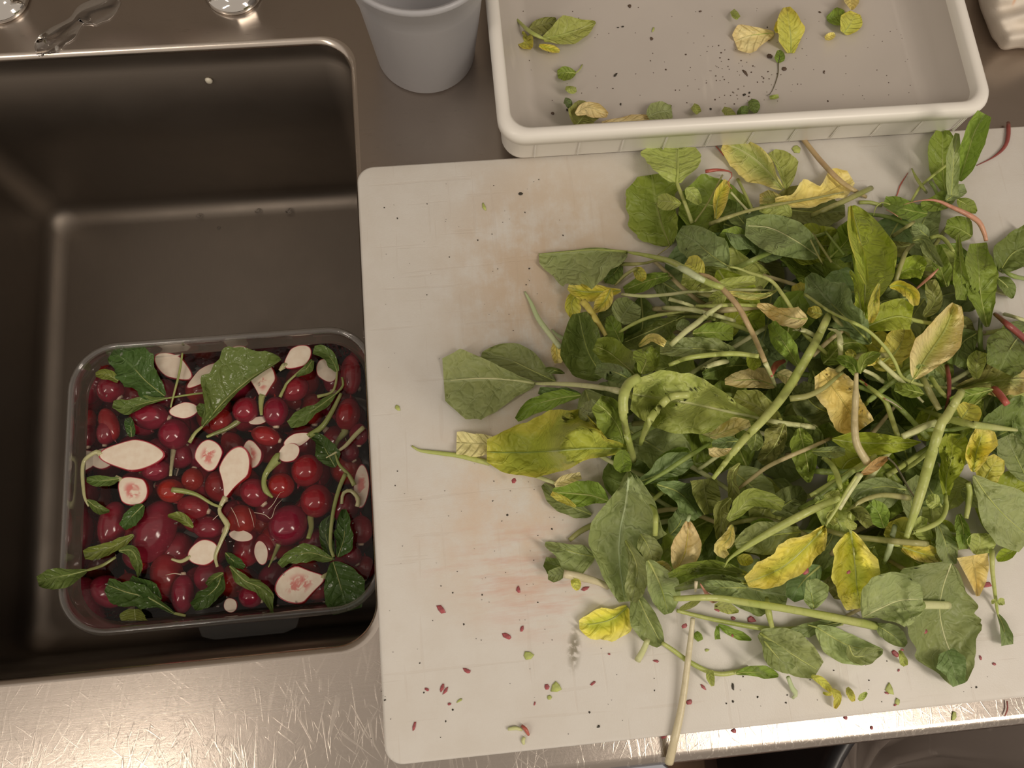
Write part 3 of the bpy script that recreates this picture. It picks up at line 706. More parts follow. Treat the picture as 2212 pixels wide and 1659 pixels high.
LEAF('B', [(660,700),(560,680),(440,670)], [10,80,90,50], [10,50,70,40], 'lg', 'small pale green lobe left of the thick hanging stem', rib=0, ruf=.003)
LEAF('B', [(700,560),(770,600),(840,700)], [10,60,50,20], [10,90,70,20], 'lg', 'small crinkled pale lobe right of the thick hanging stem', rib=0, ruf=.003)
LEAF('B', [(1650,560),(1600,380),(1500,215)], [10,30,20,20], [10,110,150,130,60], 'lg', 'folded green flap on the right of the large yellow green leaf')
LEAF('B', [(1620,560),(1430,340),(1240,200),(1060,125)], [20,110,190,200,170,60], [20,40,100,120,90,40], 'yg', 'large half yellow leaf spread below the middle of the tray', rib=.95, sc='pale', sw=(22,22), teeth=.03)
STEM('B', [(1195,470),(1270,620),(1340,770)], (36,26), 'yg', 'pale stem running down left of the large half yellow leaf')
STEM('B', [(1130,590),(1200,670),(1310,790)], (24,30), 'pale', 'short pale stem with pink base beside the round dark leaf')
LEAF('B', [(1640,680),(1560,660),(1400,650)], [10,90,80,40], [10,60,80,40], 'yg', 'crumpled yellow green leaf under the frilly yellow leaf')
LEAF('a', [(1675,438),(1740,432),(1790,415),(1840,385)], [10,14,44,22,38,18], [6,13,17,18,24,12], 'Y2', 'frilly yellow leaf at the top of the pile right of centre', rib=.9, sc='Y', sw=(6,6), teeth=.12, ruf=.004)
STEM('a', [(1733,298),(1775,350),(1820,395),(1870,425)], (12,13,13,10), 'pk', 'long tan stem lying on the board right of the green scrap')
STEM('a', [(1752,466),(1820,436),(1882,406)], (12,13), 'ol', 'olive stem end crossing the frilly yellow leaf')
LEAF('B', [(1700,820),(1620,750),(1400,740)], [10,70,70,30], [10,70,50,30], 'lg', 'crinkled pale leaf below the frilly yellow leaf')
LEAF('B', [(1100,1290),(950,1190),(800,1060),(640,960)], [20,60,120,165,150,60], [30,160,210,170,120,60], 'sg', 'round sage green leaf at the upper left of the pile', stem=[(1200,1310),(1300,1350),(1500,1420),(1620,1560),(1720,1720),(1830,1930),(2030,2110)], sw=(20,34,38,38,34), sc='yg')
LEAF('B', [(1960,1200),(1740,1050),(1500,930),(1270,905)], [20,130,180,210,190,90], [20,130,160,150,110,60], 'sg', 'broad sage green oval leaf peppered with small holes near the top', rib=.95, sw=(26,26), sc='pale', teeth=.02)
STEM('B', [(935,890),(1080,835),(1300,765),(1580,705),(1900,650),(2190,590)], (50,34,32,28,24,14), 'ol', 'long olive stem crossing above the broad sage oval leaf')
LEAF('a', [(1870,470),(1845,520),(1815,560)], [5,25,30,12], [5,20,22,8], 'bg', 'blue green leaf with a ragged edge left of the tall bright folded leaf')
LEAF('a', [(1790,560),(1830,520),(1850,480)], [3,25,30,15], [5,20,22,8], 'g', 'green leaf pressed behind the tall bright folded leaf')
# ------------------------------------------------------------------ upper right
for pts, w, sc, lab in [
 ([(1900,980),(2080,1250)], (24,24), 'ol', 'first of the dull parallel stems in the upper right hollow'),
 ([(2020,960),(2200,1180)], (24,26), 'gr', 'second of the dull parallel stems in the upper right hollow'),
 ([(1880,1040),(2000,1280)], (18,20), 'ol', 'third of the dull parallel stems in the upper right hollow')]:
    STEM('B', pts, w, sc, lab)
LEAF('C', [(1180,870),(1150,600),(1150,230)], [10,70,110,140,130,60], [10,60,80,110,120,60], 'g', 'green leaf behind the twin leaves touching the tray corner', gap=.004)
STEM('C', [(1190,565),(960,750),(880,860),(830,960)], (30,30,26), 'yg', 'pale stem slanting down left of the twin leaves by the tray corner')
STEM('C', [(850,600),(900,700),(990,830)], (14,40,34), 'yg', 'tapering stem crossing the pale slanting stem')
STEM('C', [(1030,730),(1070,790),(1120,900)], (40,34), 'gr', 'short green stem below the twin leaves by the tray corner')
STEM('C', [(815,640),(740,760),(710,850),(665,945)], (6,14,12,12), 'red', 'thin dark red rootlet rising above the hollow', name='taproot', cat='root')
STEM('C', [(340,930),(450,930),(560,960)], (44,40), 'yg', 'short pale stem at the edge of the frilly yellow leaf')
LEAF('C', [(1000,1040),(800,1000),(580,930)], [20,80,80,30], [20,80,90,60], 'g', 'tangled green leaf shreds above the upper right hollow')
LEAF('C', [(1280,860),(1100,930),(940,960)], [20,80,90,40], [20,90,70,30], 'g', 'green leaf under the long pink root')
LEAF('C', [(1180,910),(1300,830),(1375,800)], [10,60,80,50], [10,50,60,30], 'sg', 'curled sage lobe below the twin leaves by the tray corner')
LEAF('C', [(1290,900),(1390,960),(1480,1020)], [10,60,60,10], [10,70,60,20], 'g', 'narrow green lobe pointing right under the curled sage lobe')
LEAF('C', [(1430,1260),(1300,1180),(1180,1150)], [20,120,120,60], [20,110,110,50], 'g', 'green leaf under the bend of the long pink root')
LEAF('C', [(1010,1270),(930,1200),(870,1140)], [20,90,70,30], [20,70,60,20], 'sg', 'small sage leaf in the upper right of the pile')
LEAF('C', [(850,1340),(700,1360),(560,1290)], [20,100,70,20], [10,60,50,20], 'ol', 'dull folded leaf right of the tall bright folded leaf')
STEM('C', [(660,1260),(780,1180),(870,1120)], (40,34), 'ol', 'thick pale stub lying across the upper right hollow')
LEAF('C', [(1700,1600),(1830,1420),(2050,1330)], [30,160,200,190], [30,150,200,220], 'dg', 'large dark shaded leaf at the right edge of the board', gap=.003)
LEAF('E', [(1900,180),(1990,260),(2040,370)], [20,70,60,10], [20,60,50,10], 'dg', 'jagged dark leaf tip against the board at the right edge')
STEM('E', [(1930,90),(2050,160),(2200,190)], (30,50,40), 'gr', 'green stem at the right edge below the large dark leaf')
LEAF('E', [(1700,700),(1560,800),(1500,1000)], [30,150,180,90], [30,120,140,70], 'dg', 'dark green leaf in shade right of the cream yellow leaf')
STEM('E', [(1740,560),(1735,760),(1745,880)], (44,52), 'gr', 'upright shaded stem right of the cream yellow leaf')
LEAF('E', [(2150,760),(2060,760),(1990,860)], [30,90,80,30], [30,120,120,60], 'Y2', 'golden leaf behind the dark red root at the right edge')
LEAF('E', [(1800,640),(1740,350),(1720,60),(1700,-150)], [10,70,110,120,110,60], [20,90,140,160,140,90], 'g', 'large broad green leaf draped at the upper right of the pile', cup=.004)
LEAF('E', [(1870,980),(1860,860),(1980,690)], [10,80,90,30], [20,90,80,50], 'bg', 'blue green folded leaf below the large broad draped leaf', fold=.006)
LEAF('E', [(1530,-230),(1545,0),(1560,200),(1550,385)], [10,30,50,66,50], [10,40,60,80,40], 'g', 'narrow hanging green leaf left of the large broad draped leaf', cup=.004)
STEM('C', [(1030,1275),(1110,1255),(1180,1300),(1250,1400)], (40,46,44,36), 'yg', 'bright stem arching over to the narrow hanging leaf')
LEAF('E', [(1420,260),(1350,60),(1320,-130)], [10,60,60,20], [20,90,90,40], 'g', 'shaded green leaf in the fold left of the narrow hanging leaf')
LEAF('E', [(950,160),(1080,90),(1200,130)], [20,110,130,90], [20,80,90,60], 'og', 'olive green leaf with holes in the upper right of the pile')
STEM('C', [(690,1700),(750,1520),(800,1400),(870,1330)], (50,48,44,30), 'ol', 'curved olive stem right of the tall bright folded leaf')
LEAF('C', [(860,1300),(960,1290),(1030,1400),(1150,1555)], [20,50,60,40,10], [20,60,70,50,10], 'sg', 'drooping sage leaf hooked over the curved olive stem', fold=.005)
LEAF('E', [(1200,540),(1300,400),(1250,200)], [10,60,70,30], [20,70,80,60], 'ol', 'olive leaf behind the cream yellow leaf')
STEM('E', [(1120,290),(1200,220),(1280,150),(1340,90)], (16,26,30,10), 'pink', 'pink root piece above the curled yellow leaf', name='taproot', cat='root')
LEAF('E', [(880,260),(980,250),(1090,320),(1110,440)], [10,50,60,70,40], [10,60,70,60,20], 'Y', 'curled yellow leaf just above the broad bright green leaf', cup=.007, ruf=.004)
LEAF('E', [(640,650),(800,580),(950,540),(1090,560)], [10,110,150,160,110], [10,80,110,120,100], 'og', 'broad bright green leaf under the curled yellow leaf', rib=.9, sw=(18,18), sc='yg', teeth=.03)
LEAF('a', [(1864,702),(1868,600),(1858,520),(1838,445)], [6,14,20,22,20,6], [10,22,60,72,46,8], 'og', 'tall bright folded leaf pointing up near the right of the pile', rib=.98, sw=(9,9), sc='yg', pointed=False, fold=.008, teeth=.01)
LEAF('C', [(420,1740),(360,1480),(280,1220),(262,960)], [10,50,56,50,44,10], [8,40,46,40,30,6], 'lime', 'bright lime folded half of the tall pointed leaf near the right of the pile', rib=0, fold=.006, teeth=.03)
LEAF('a', [(1862,700),(1852,620),(1836,585)], [3,9,8,2], [3,9,10,3], 'og', 'slim bright green side leaf beside the tall bright folded leaf')
STEM('C', [(600,1000),(680,1040),(770,1110)], (8,10,6), 'pink', 'fine pinkish rootlet in the upper right hollow', name='taproot', cat='root')
STEM('C', [(480,1060),(500,980),(560,930),(640,950)], (8,12,16,18), 'yg', 'thin curling stem by the upper right hollow')
STEM('C', [(770,950),(930,912),(1090,912),(1250,980),(1400,1050),(1500,1120),(1550,1220),(1570,1300)], (5,10,24,40,50,60,56,40), 'pink', 'long curving pink root at the upper right of the pile', name='taproot', cat='root')
STEM('C', [(1480,572),(1640,490),(1750,390),(1785,280),(1785,160)], (8,14,34,46,44), 'dred', 'dark red root curving over the back edge of the board', name='taproot', cat='root')
LEAF('C', [(1310,720),(1380,500),(1450,270),(1555,70)], [10,50,90,80,90,70], [20,90,110,130,110,70], 'g', 'broad upright green leaf leaning on the corner of the tray', zf=[.035,.05,.066,.078], cup=.006, rib=.8, teeth=.01)
LEAF('C', [(1230,860),(1245,650),(1260,450),(1290,260)], [30,55,60,70,50,20], [70,60,65,55,50,20], 'sgl', 'narrow folded sage leaf in front of the upright green leaf', zf=[.036,.046,.056,.062], fold=.006, teeth=.01)
# ------------------------------------------------------------------ left side, upper
LEAF('A', [(1700,260),(1640,340),(1560,380)], [20,60,70,30], [20,80,70,30], 'dg', 'small dark leaf under the long sage leaf at the upper left')
LEAF('D', [(660,150),(450,200),(210,290)], [20,60,80,50], [20,60,60,30], 'g', 'long green leaf lying in the gap left of centre', rib=.9)
LEAF('D', [(300,90),(350,130),(400,200)], [10,60,60,20], [10,50,60,20], 'YG', 'small spoon shaped yellowish leaf above the gap')
STEM('D', [(180,45),(300,45),(420,35),(520,10),(600,30)], (44,40,28,26,26), 'ol', 'pale olive stem bending above the gap left of centre')
STEM('D', [(120,250),(220,150),(330,80)], (14,36,30), 'ol', 'short olive stem leading to the spoon shaped leaf')
LEAF('A', [(1400,470),(1310,560),(1330,700)], [10,60,70,40], [10,50,60,20], 'YG', 'yellow green leaf edge at the far left above the dark leaf')
LEAF('A', [(1700,470),(1550,480),(1400,480),(1280,440)], [10,50,70,70,20], [10,30,60,70,30], 'Y', 'yellow folded leaf at the left under the long sage leaf', rib=.9)
LEAF('A', [(1620,460),(1570,560),(1490,640)], [10,50,60,10], [10,60,60,10], 'Y', 'yellow triangular flap beside the yellow folded leaf')
LEAF('A', [(1180,880),(1190,960),(1195,1050)], [20,50,60,30], [20,40,40,20], 'Y2', 'small golden leaf behind the mint stem at the left')
STEM('A', [(1150,780),(1200,830),(1300,880)], (14,34,30), 'mint', 'short mint stem just right of the long mint stem')
STEM('A', [(935,480),(985,570),(1040,690),(1120,800),(1220,925)], (16,36,44,46,46), 'mint', 'long curved mint stem sticking out at the left over the board')
LEAF('D', [(780,540),(500,660),(200,790)], [40,120,140,60], [20,60,50,20], 'dg', 'dark veined leaf in the shade below the gap', rib=.95, sc='yg')
LEAF('A', [(1700,890),(1650,780),(1605,675)], [20,70,70,20], [20,60,60,20], 'g', 'green leaf right of the yellow stem at the left')
LEAF('A', [(1690,720),(1740,640),(1800,560)], [30,110,120,60], [40,110,120,70], 'sgl', 'rounded light sage leaf with a notch left of centre', rib=0, cup=.003)
STEM('D', [(165,690),(300,610),(480,540),(780,490)], (28,34,32,20), 'yg', 'green stem curving under the rounded notched leaf')
STEM('D', [(190,330),(400,348),(650,330),(850,305),(1150,290),(1500,290),(1640,300)], (30,36,34,32,32,26,16), 'pale', 'long pale stem lying level across the left of the pile')
LEAF('D', [(1050,280),(950,200),(760,160)], [20,120,120,70], [20,60,80,60], 'lg', 'pale green leaf under the pinkish brown stem')
LEAF('D', [(1060,260),(1250,230),(1450,200)], [20,60,60,40], [20,50,50,30], 'lg', 'crinkled pale leaf right of the pinkish brown stem')
LEAF('D', [(1650,290),(1500,340),(1200,310)], [10,40,50,20], [4,20,20,10], 'yg', 'ragged leaf edge hanging from the long level stem')
LEAF('D', [(1180,330),(1080,370),(1030,420)], [10,60,70,40], [10,60,60,30], 'lg', 'small pale leaf under the crossing of the long level stem')
STEM('D', [(590,460),(800,470),(1000,510),(1250,580)], (56,44,42,34), 'pale', 'pale cut stem below the gap with a square end')
STEM('D', [(635,375),(760,410),(900,455)], (40,34,26), 'pale', 'pale cut stem just above the square ended one')
STEM('D', [(890,440),(1050,440),(1250,430),(1480,440)], (28,34,32,28), 'yg', 'thin green stem passing behind the pinkish brown stem')
LEAF('D', [(700,640),(770,630),(830,600)], [20,50,60,20], [20,50,50,20], 'sg', 'small curled sage leaf tip below the square ended stem', rib=0)
LEAF('D', [(860,700),(1050,690),(1240,700)], [20,80,100,60], [20,70,80,60], 'g', 'shiny green rounded leaf in the middle left', cup=.005)
LEAF('D', [(1280,880),(1000,850),(800,840),(550,830)], [20,70,90,80,60], [20,100,110,80,60], 'sg', 'wide sage leaf lying above the arched ribbed stem')
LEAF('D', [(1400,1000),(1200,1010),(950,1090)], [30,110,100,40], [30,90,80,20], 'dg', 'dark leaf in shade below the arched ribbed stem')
STEM('D', [(650,810),(780,690),(900,600),(1010,510),(1130,430)], (40,44,46,46,30), 'pale', 'straight pale stem rising to the right in the middle left')
LEAF('D', [(350,820),(470,740),(600,800)], [10,40,50,30], [10,40,40,30], 'Y2', 'small shrivelled golden leaf in the middle left', ruf=.005, cup=.006)
LEAF('a', [(1880,742),(1830,690),(1790,650),(1745,595)], [3,25,32,40,30,8], [3,28,36,40,34,10], 'bg', 'blue green ragged leaf left of the tall bright folded leaf', teeth=.16, ruf=.004)
LEAF('E', [(1500,1215),(1700,1180),(1950,1140),(2200,1130)], [10,60,110,250,270,200], [10,40,90,150,150,100], 'yg', 'wide lobed yellow green leaf running off the right edge', rib=.9, sw=(30,30), sc='yg', teeth=.06, stem=[(1450,1215),(1300,1200),(1150,1180),(1000,1110),(920,950),(810,800),(640,650),(330,500),(80,330)], )
LEAF('E', [(1700,1130),(1700,1000),(1740,870)], [20,80,90,40], [20,60,80,60], 'lg', 'small pale lobe curling up left of the wide lobed leaf', cup=.005, rib=0)
# ------------------------------------------------------------------ middle
LEAF('D', [(1700,1560),(1480,1400),(1250,1290)], [20,110,130,70], [20,110,120,60], 'lg', 'pale veined leaf right of the large pale centre leaf')
LEAF('D', [(1640,1200),(1450,1140),(1160,1150)], [10,80,70,30], [30,120,90,20], 'PY', 'cream leaf above the large pale centre leaf', rib=.8)
LEAF('D', [(1650,1080),(1760,1120),(1830,1200)], [10,70,60,20], [10,60,60,20], 'pap', 'wrinkled golden scrap right of the cream leaf')
LEAF('D', [(1460,900),(1440,960),(1480,1020)], [20,60,60,30], [20,70,70,50], 'og', 'bright green square scrap under the pinkish brown stem', rib=0, sq=True)
LEAF('D', [(2080,520),(2000,500),(1940,480)], [10,50,50,30], [10,60,60,20], 'YG', 'small yellowish leaf by the top of the long diagonal stem')
LEAF('D', [(1940,560),(1820,560),(1650,500),(1465,430)], [10,90,110,90,50,15], [10,120,90,40,50,15], 'PY', 'cream leaf with a yellow tip in the upper middle', rib=.5)
STEM('D', [(1800,670),(1900,670),(2010,720)], (14,44,40), 'pale', 'short pale stem under the long diagonal stem')
LEAF('D', [(1850,1000),(1700,760),(1600,600)], [20,80,90,40], [20,90,80,40], 'g', 'green leaf under the curve of the sage leaf stem')
STEM('D', [(630,1000),(800,935),(1000,905),(1250,890),(1480,915)], (30,40,42,42,36), 'yg', 'arched ribbed stem across the middle left')
STEM('D', [(930,1040),(1060,990),(1180,960)], (24,40,44), 'pale', 'short pale stem below the arched ribbed stem')
LEAF('D', [(950,160),(870,80),(790,30)], [20,50,60,30], [20,90,100,60], 'YG', 'folded yellow leaf at the head of the pinkish brown stem', rib=0)
STEM('D', [(910,140),(1020,170),(1120,260),(1280,440),(1380,620),(1450,760),(1540,970)], (30,44,48,48,46,44,40), 'pk', 'long pinkish brown stem arching down the middle')
STEM('D', [(1600,1100),(1640,1000),(1720,960)], (20,60,34), 'red', 'small torn red root skin at the foot of the pinkish brown stem', name='taproot', cat='root')
STEM('D', [(1545,980),(1600,1100),(1640,1200)], (44,40,30), 'pale', 'pale end of stem below the torn red root skin')
# left large leaves
LEAF('A', [(1180,1195),(1000,1110),(800,1020),(590,985)], [10,60,80,70,20], [10,70,130,140,100,20], 'sg', 'dark sage leaf tucked behind the largest left leaf', teeth=.01)
LEAF('A', [(1250,1130),(1150,1100),(1100,1100)], [5,20,30,15], [5,20,20,15], 'dg', 'narrow dark leaf edge between the left leaves')
LEAF('A', [(1560,1160),(1450,980),(1400,820),(1365,650)], [60,190,200,140,50], [20,60,120,120,60], 'dg', 'large dark green upright leaf on the left of the pile', rib=.95, sc='yg', sw=(14,14), teeth=.02, cup=.003)
STEM('A', [(1395,555),(1450,620),(1520,730),(1580,830)], (60,50,46,36), 'Y', 'bright yellow stem above the dark upright leaf')
LEAF('A', [(1850,1170),(1700,1040),(1600,960),(1490,910)], [20,90,100,80,40], [20,110,130,110,60], 'g', 'ribbed green leaf right of the dark upright leaf', rib=.95)
LEAF('A', [(1800,1190),(1650,1120),(1500,1090)], [10,70,80,40], [10,60,60,30], 'bg', 'small ribbed blue green leaf below the ribbed green leaf')
LEAF('A', [(1860,1130),(1900,1030),(1870,930)], [20,80,110,70], [20,90,120,80], 'g', 'round lobed green leaf above the large pale centre leaf', cup=.005)
LEAF('A', [(1380,1300),(1200,1310),(1050,1260)], [10,40,60,30], [10,60,60,20], 'bg', 'sage leaf flap under the stem of the largest left leaf')
LEAF('A', [(1380,1305),(1200,1330),(1000,1390),(870,1500)], [10,50,70,60,20], [10,60,70,50,20], 'g', 'green leaf with a bright ridge above the big lime leaf', cup=.005)
LEAF('A', [(1560,1420),(1450,1440),(1380,1400)], [20,120,120,40], [20,110,110,40], 'sg', 'sage leaf behind the big lime leaf')
LEAF('F', [(1960,390),(1900,200),(1800,50),(1690,-40)], [10,110,140,130,60], [10,50,110,130,80], 'g', 'upright green leaf right of the big lime leaf', rib=.95, sw=(16,16))
LEAF('A', [(1020,1212),(850,1185),(600,1170),(290,1190)], [10,130,240,310,290,150], [10,40,90,160,230,170], 'sgl', 'largest sage green leaf reaching furthest left on the board', stem=[(1250,1215),(1500,1238),(1720,1280),(1800,1320)], sw=(26,36,42,44), sc='pale', rib=.9, teeth=.02, ribw=26, cup=.002)
LEAF('A', [(1755,165),(1500,145),(1280,160),(1045,180)], [30,190,255,265,230,70], [0,14,16,10,6,4], 'sgl', 'long sage leaf with torn lower edge at the upper left', stem=[(1900,190),(2090,235),(2230,310),(2380,400),(2520,450)], sw=(26,40,50,52,46), sc='yg', rib=.95, ribw=26, teeth=.09)
STEM('D', [(600,20),(780,100),(900,170),(1040,240)], (46,60,56,40), 'mint', 'mint green stem joining the long sage leaf to the pinkish brown stem')
LEAF('D', [(1500,1505),(1200,1440),(800,1350),(290,1270)], [15,120,230,300,270,140], [10,90,200,270,240,130], 'lg', 'large pale green leaf in the middle left of the pile', stem=[(1700,1545),(2020,1585)], sw=(40,46,50), sc='pale', rib=.95, ribw=36, teeth=.03)
# ------------------------------------------------------------------ left side, lower
LEAF('F', [(1650,960),(1500,900),(1350,820),(1215,690)], [20,90,80,70,20], [10,50,60,50,20], 'sg', 'sage leaf below the big lime leaf pointing up left')
STEM('F', [(1100,600),(1220,640),(1350,690)], (30,40,30), 'pale', 'pale stem peeping out below the big lime leaf')
LEAF('F', [(1800,840),(1650,790),(1450,770),(1300,760)], [10,70,100,90,30], [10,110,120,90,30], 'g', 'green leaf with small holes below the big lime leaf', rib=.9)
LEAF('F', [(1510,890),(1400,830),(1290,770)], [10,24,30,20], [10,24,30,20], 'YG', 'bright yellow folded edge on the holed green leaf', rib=0)
LEAF('F', [(1320,700),(1420,650),(1555,610)], [20,40,40,30], [20,40,40,30], 'pap', 'curled cream leaf edge beside the holed green leaf', rib=0, ruf=.004)
STEM('F', [(40,345),(110,385),(250,405),(450,430),(620,470),(740,500)], (16,34,40,44,50,50), 'yg', 'slender green stem pointing left over the board')
LEAF('F', [(780,330),(600,325),(440,320)], [60,100,100,95], [60,90,100,95], 'pap', 'papery yellow torn leaf tip left of the big lime leaf', rib=0, sq=True, ruf=.003)
LEAF('F', [(1990,372),(1650,368),(1300,392),(1000,405),(712,402)], [15,70,100,180,215,190,80], [15,90,320,360,290,200,110], 'lime', 'big lime green leaf with yellow edges at the left', rib=.97, sc='gr', sw=(16,16), teeth=.03, cup=.004)
STEM('F', [(1450,1190),(1550,1110),(1690,1040)], (40,50,50), 'ol', 'olive stem under the tall sage leaf')
LEAF('F', [(1440,1450),(1350,1420),(1230,1380)], [10,90,100,40], [20,60,60,40], 'dg', 'dark scalloped leaf at the lower left corner of the pile')
LEAF('F', [(1680,1340),(1500,1300),(1350,1250),(1235,1215)], [30,190,180,80,20], [20,70,60,40,10], 'sgl', 'light sage leaf at the lower left of the pile', fold=.004)
LEAF('F', [(1430,1480),(1340,1500),(1260,1500)], [10,40,60,40], [10,70,70,30], 'sg', 'small sage leaf end of the thick cream stem', rib=0)
STEM('F', [(1400,1490),(1550,1520),(1710,1565),(1800,1610)], (70,72,60,50), 'cream', 'thick cream stem at the lower left of the pile')
LEAF('F', [(1480,1540),(1510,1590),(1525,1640)], [20,50,45,10], [20,40,40,10], 'YG', 'small crumpled green scrap beside the oval red skin fleck', rib=0)
LEAF('I', [(560,400),(450,490),(320,530),(185,540)], [20,150,170,120,30], [20,60,100,100,30], 'Y', 'bright yellow leaf with green base at the lower left of the pile', rib=.8, sc='yg', teeth=.07, ruf=.004)
LEAF('I', [(620,270),(700,450),(830,700)], [10,50,70,60,20], [10,90,140,120,40], 'sg', 'sage leaf pointing down to the right at the lower left', rib=.9, teeth=.02)
LEAF('G', [(430,1110),(520,1000),(560,830)], [20,90,100,80,20], [20,80,90,80,30], 'bg', 'blue green leaf above the oval cream leaf')
LEAF('G', [(120,620),(280,560),(450,470),(630,400)], [10,70,120,120,60], [10,60,80,90,50], 'bg', 'shaded blue green leaf right of the tall sage leaf')
LEAF('G', [(300,640),(480,700),(600,800),(700,950)], [10,90,120,110,40], [10,60,90,110,60], 'bg', 'star shaped blue green leaf above the oval cream leaf', teeth=.12)
STEM('G', [(180,640),(380,520),(560,400),(800,250)], (20,40,44,30), 'gr', 'green stem along the shaded blue green leaf')
LEAF('a', [(1359,1018),(1352,1085),(1340,1145),(1338,1210),(1350,1300)], [4,44,72,98,50,24,30,16], [4,20,40,60,62,44,30,12], 'sgl', 'tall sage leaf hanging down at the left with a forked midrib', rib=.95, sw=(10,10), sc='mint', teeth=.02, cup=.003)
LEAF('a', [(1352,1168),(1376,1225),(1365,1300)], [4,16,26,10], [3,12,20,20,6], 'sgl', 'small folded sage leaf on the lower half of the tall sage leaf', fold=.005)
LEAF('G', [(150,1105),(230,1250),(270,1400)], [10,100,110,50], [10,90,80,40], 'sgl', 'sage lobe left of the oval cream leaf')
LEAF('G', [(290,1380),(380,1420),(430,1460)], [10,50,50,20], [10,60,60,20], 'Y2', 'shrivelled yellow tip left of the oval cream leaf')
LEAF('a', [(1400,1210),(1425,1260),(1443,1326)], [5,22,38,34,8], [5,18,28,24,8], 'sgl', 'smooth light sage leaf above the bottom tangle of stems', rib=.9, teeth=.01)
STEM('G', [(240,830),(285,900),(290,1020),(285,1120)], (24,44,46,44), 'yg', 'short yellow green stem on the lower left leaves')
STEM('F', [(1935,-160),(1930,30),(1965,230),(2030,470)], (60,62,62,60), 'yg', 'hooked thick green stem left of the large pale centre leaf')
STEM('A', [(1840,1165),(1760,1220),(1720,1330),(1722,1450)], (60,62,62,58), 'yg', 'upper bend of the hooked thick green stem')
LEAF('F', [(1930,380),(1930,470),(1950,580)], [20,70,80,50], [20,80,90,40], 'g', 'small green joint leaf above the tall sage leaf', rib=0, cup=.004)
STEM('D', [(400,1660),(450,1540),(540,1400),(650,1300),(820,1275)], (60,60,58,56,54), 'yg', 'second hooked green stem lying on the large pale centre leaf')
STEM('G', [(150,250),(200,100),(290,-60)], (46,56,56), 'yg', 'lower end of the second hooked green stem')

LEAF('a', [(2230,700),(2190,740),(2160,800)], [10,40,50,30], [10,40,50,30], 'dg', 'dark leaf behind the dark red root at the right edge')
LEAF('a', [(2120,960),(2180,930),(2240,920)], [10,50,60,50], [10,50,60,50], 'dg', 'dark shaded leaf at the right edge below the red root stub')
# ------------------------------------------------------------------ centre right / lower
STEM('G', [(1240,500),(1262,420)], (60,60), 'mint', 'short mint stem stub in the centre of the pile')
LEAF('G', [(1500,70),(1450,200),(1380,320),(1270,430)], [20,70,90,90,40], [20,130,120,90,30], 'ol', 'dull green leaf below the pale stem in the centre', rib=.9)
LEAF('G', [(1640,110),(1690,300),(1720,450),(1740,620)], [20,110,110,70,10], [20,110,140,100,20], 'g', 'green leaf hanging in the centre right', rib=.8)
LEAF('G', [(1240,120),(1230,200),(1220,320)], [20,70,80,30], [20,60,80,30], 'dg', 'dark round lobe right of the long diagonal stem')
LEAF('G', [(800,180),(900,160),(1180,60)], [20,80,90,30], [20,60,50,30], 'pap', 'dull cream leaf at the tip of the large pale centre leaf')
LEAF('G', [(790,330),(900,320),(1005,310)], [30,40,30,20], [30,50,50,30], 'PY', 'torn cream scrap left of the long diagonal stem', rib=0, teeth=.2)
LEAF('G', [(1080,230),(950,240),(820,260)], [10,60,50,20], [10,50,50,20], 'bg', 'sage leaf tip above the torn cream scrap')
STEM('G', [(1065,685),(1200,580),(1350,470),(1560,370),(1750,290),(1950,200)], (30,36,36,36,34,34), 'tan', 'jointed tan stem in the centre rising to the right')
LEAF('G', [(740,590),(760,750),(800,915)], [120,130,120,60], [120,110,80,50], 'ol', 'square torn olive leaf in the centre left', rib=0, sq=True, teeth=.03)
LEAF('G', [(1080,440),(1010,550),(1030,700),(1050,850)], [10,40,40,50,30], [10,40,50,60,30], 'ol', 'thin shrivelled olive leaf hanging in the centre', ruf=.005, cup=.006)
LEAF('G', [(1000,770),(900,880),(910,1000),(890,1160)], [20,60,90,60,30], [20,60,50,60,30], 'ol', 'shrivelled crinkled olive leaf in the centre left', ruf=.006, cup=.006, teeth=.12)
LEAF('G', [(970,980),(1060,900),(1180,780),(1320,780),(1490,850)], [20,80,90,80,50], [20,60,70,80,40], 'lg', 'curled olive green leaf arching in the centre', cup=.008, rib=0)
LEAF('G', [(1010,1020),(980,1150),(900,1240),(960,1320)], [10,50,60,60,30], [10,60,60,60,30], 'Y2', 'shrivelled yellow leaf tip left of the thick straight stem', ruf=.005, teeth=.12)
LEAF('G', [(1060,1330),(1140,1350),(1210,1370)], [10,50,50,10], [10,60,50,10], 'YG', 'yellow fringe under the thick straight stem', rib=0)
LEAF('G', [(1655,1090),(1450,1110),(1250,1150),(1040,1210)], [10,110,170,160,110,30], [10,80,120,150,110,30], 'sgl', 'light sage oval leaf lying under the thick straight stem', rib=.9, teeth=.02)
LEAF('G', [(480,1445),(560,1300),(590,1130),(595,980)], [30,110,135,120,70,15], [30,110,135,130,80,15], 'PY', 'oval cream yellow leaf in the lower left of the pile', rib=.85, sc='Y', sw=(12,12), teeth=.01, cup=.003)
STEM('G', [(590,990),(610,930)], (30,34), 'mint', 'tiny mint stalk of the oval cream yellow leaf')
LEAF('G', [(1180,1500),(900,1440),(650,1430),(410,1500)], [10,50,60,60,20], [10,60,70,60,20], 'g', 'long shaded green leaf below the oval cream leaf')
LEAF('G', [(1170,1580),(900,1540),(700,1560),(470,1630)], [10,50,60,50,20], [10,50,50,40,20], 'dg', 'second long shaded green leaf near the bottom stems')
LEAF('I', [(1490,250),(1300,250),(1130,230)], [10,60,60,20], [10,50,50,20], 'sg', 'sage leaf edge above the bottom stems')
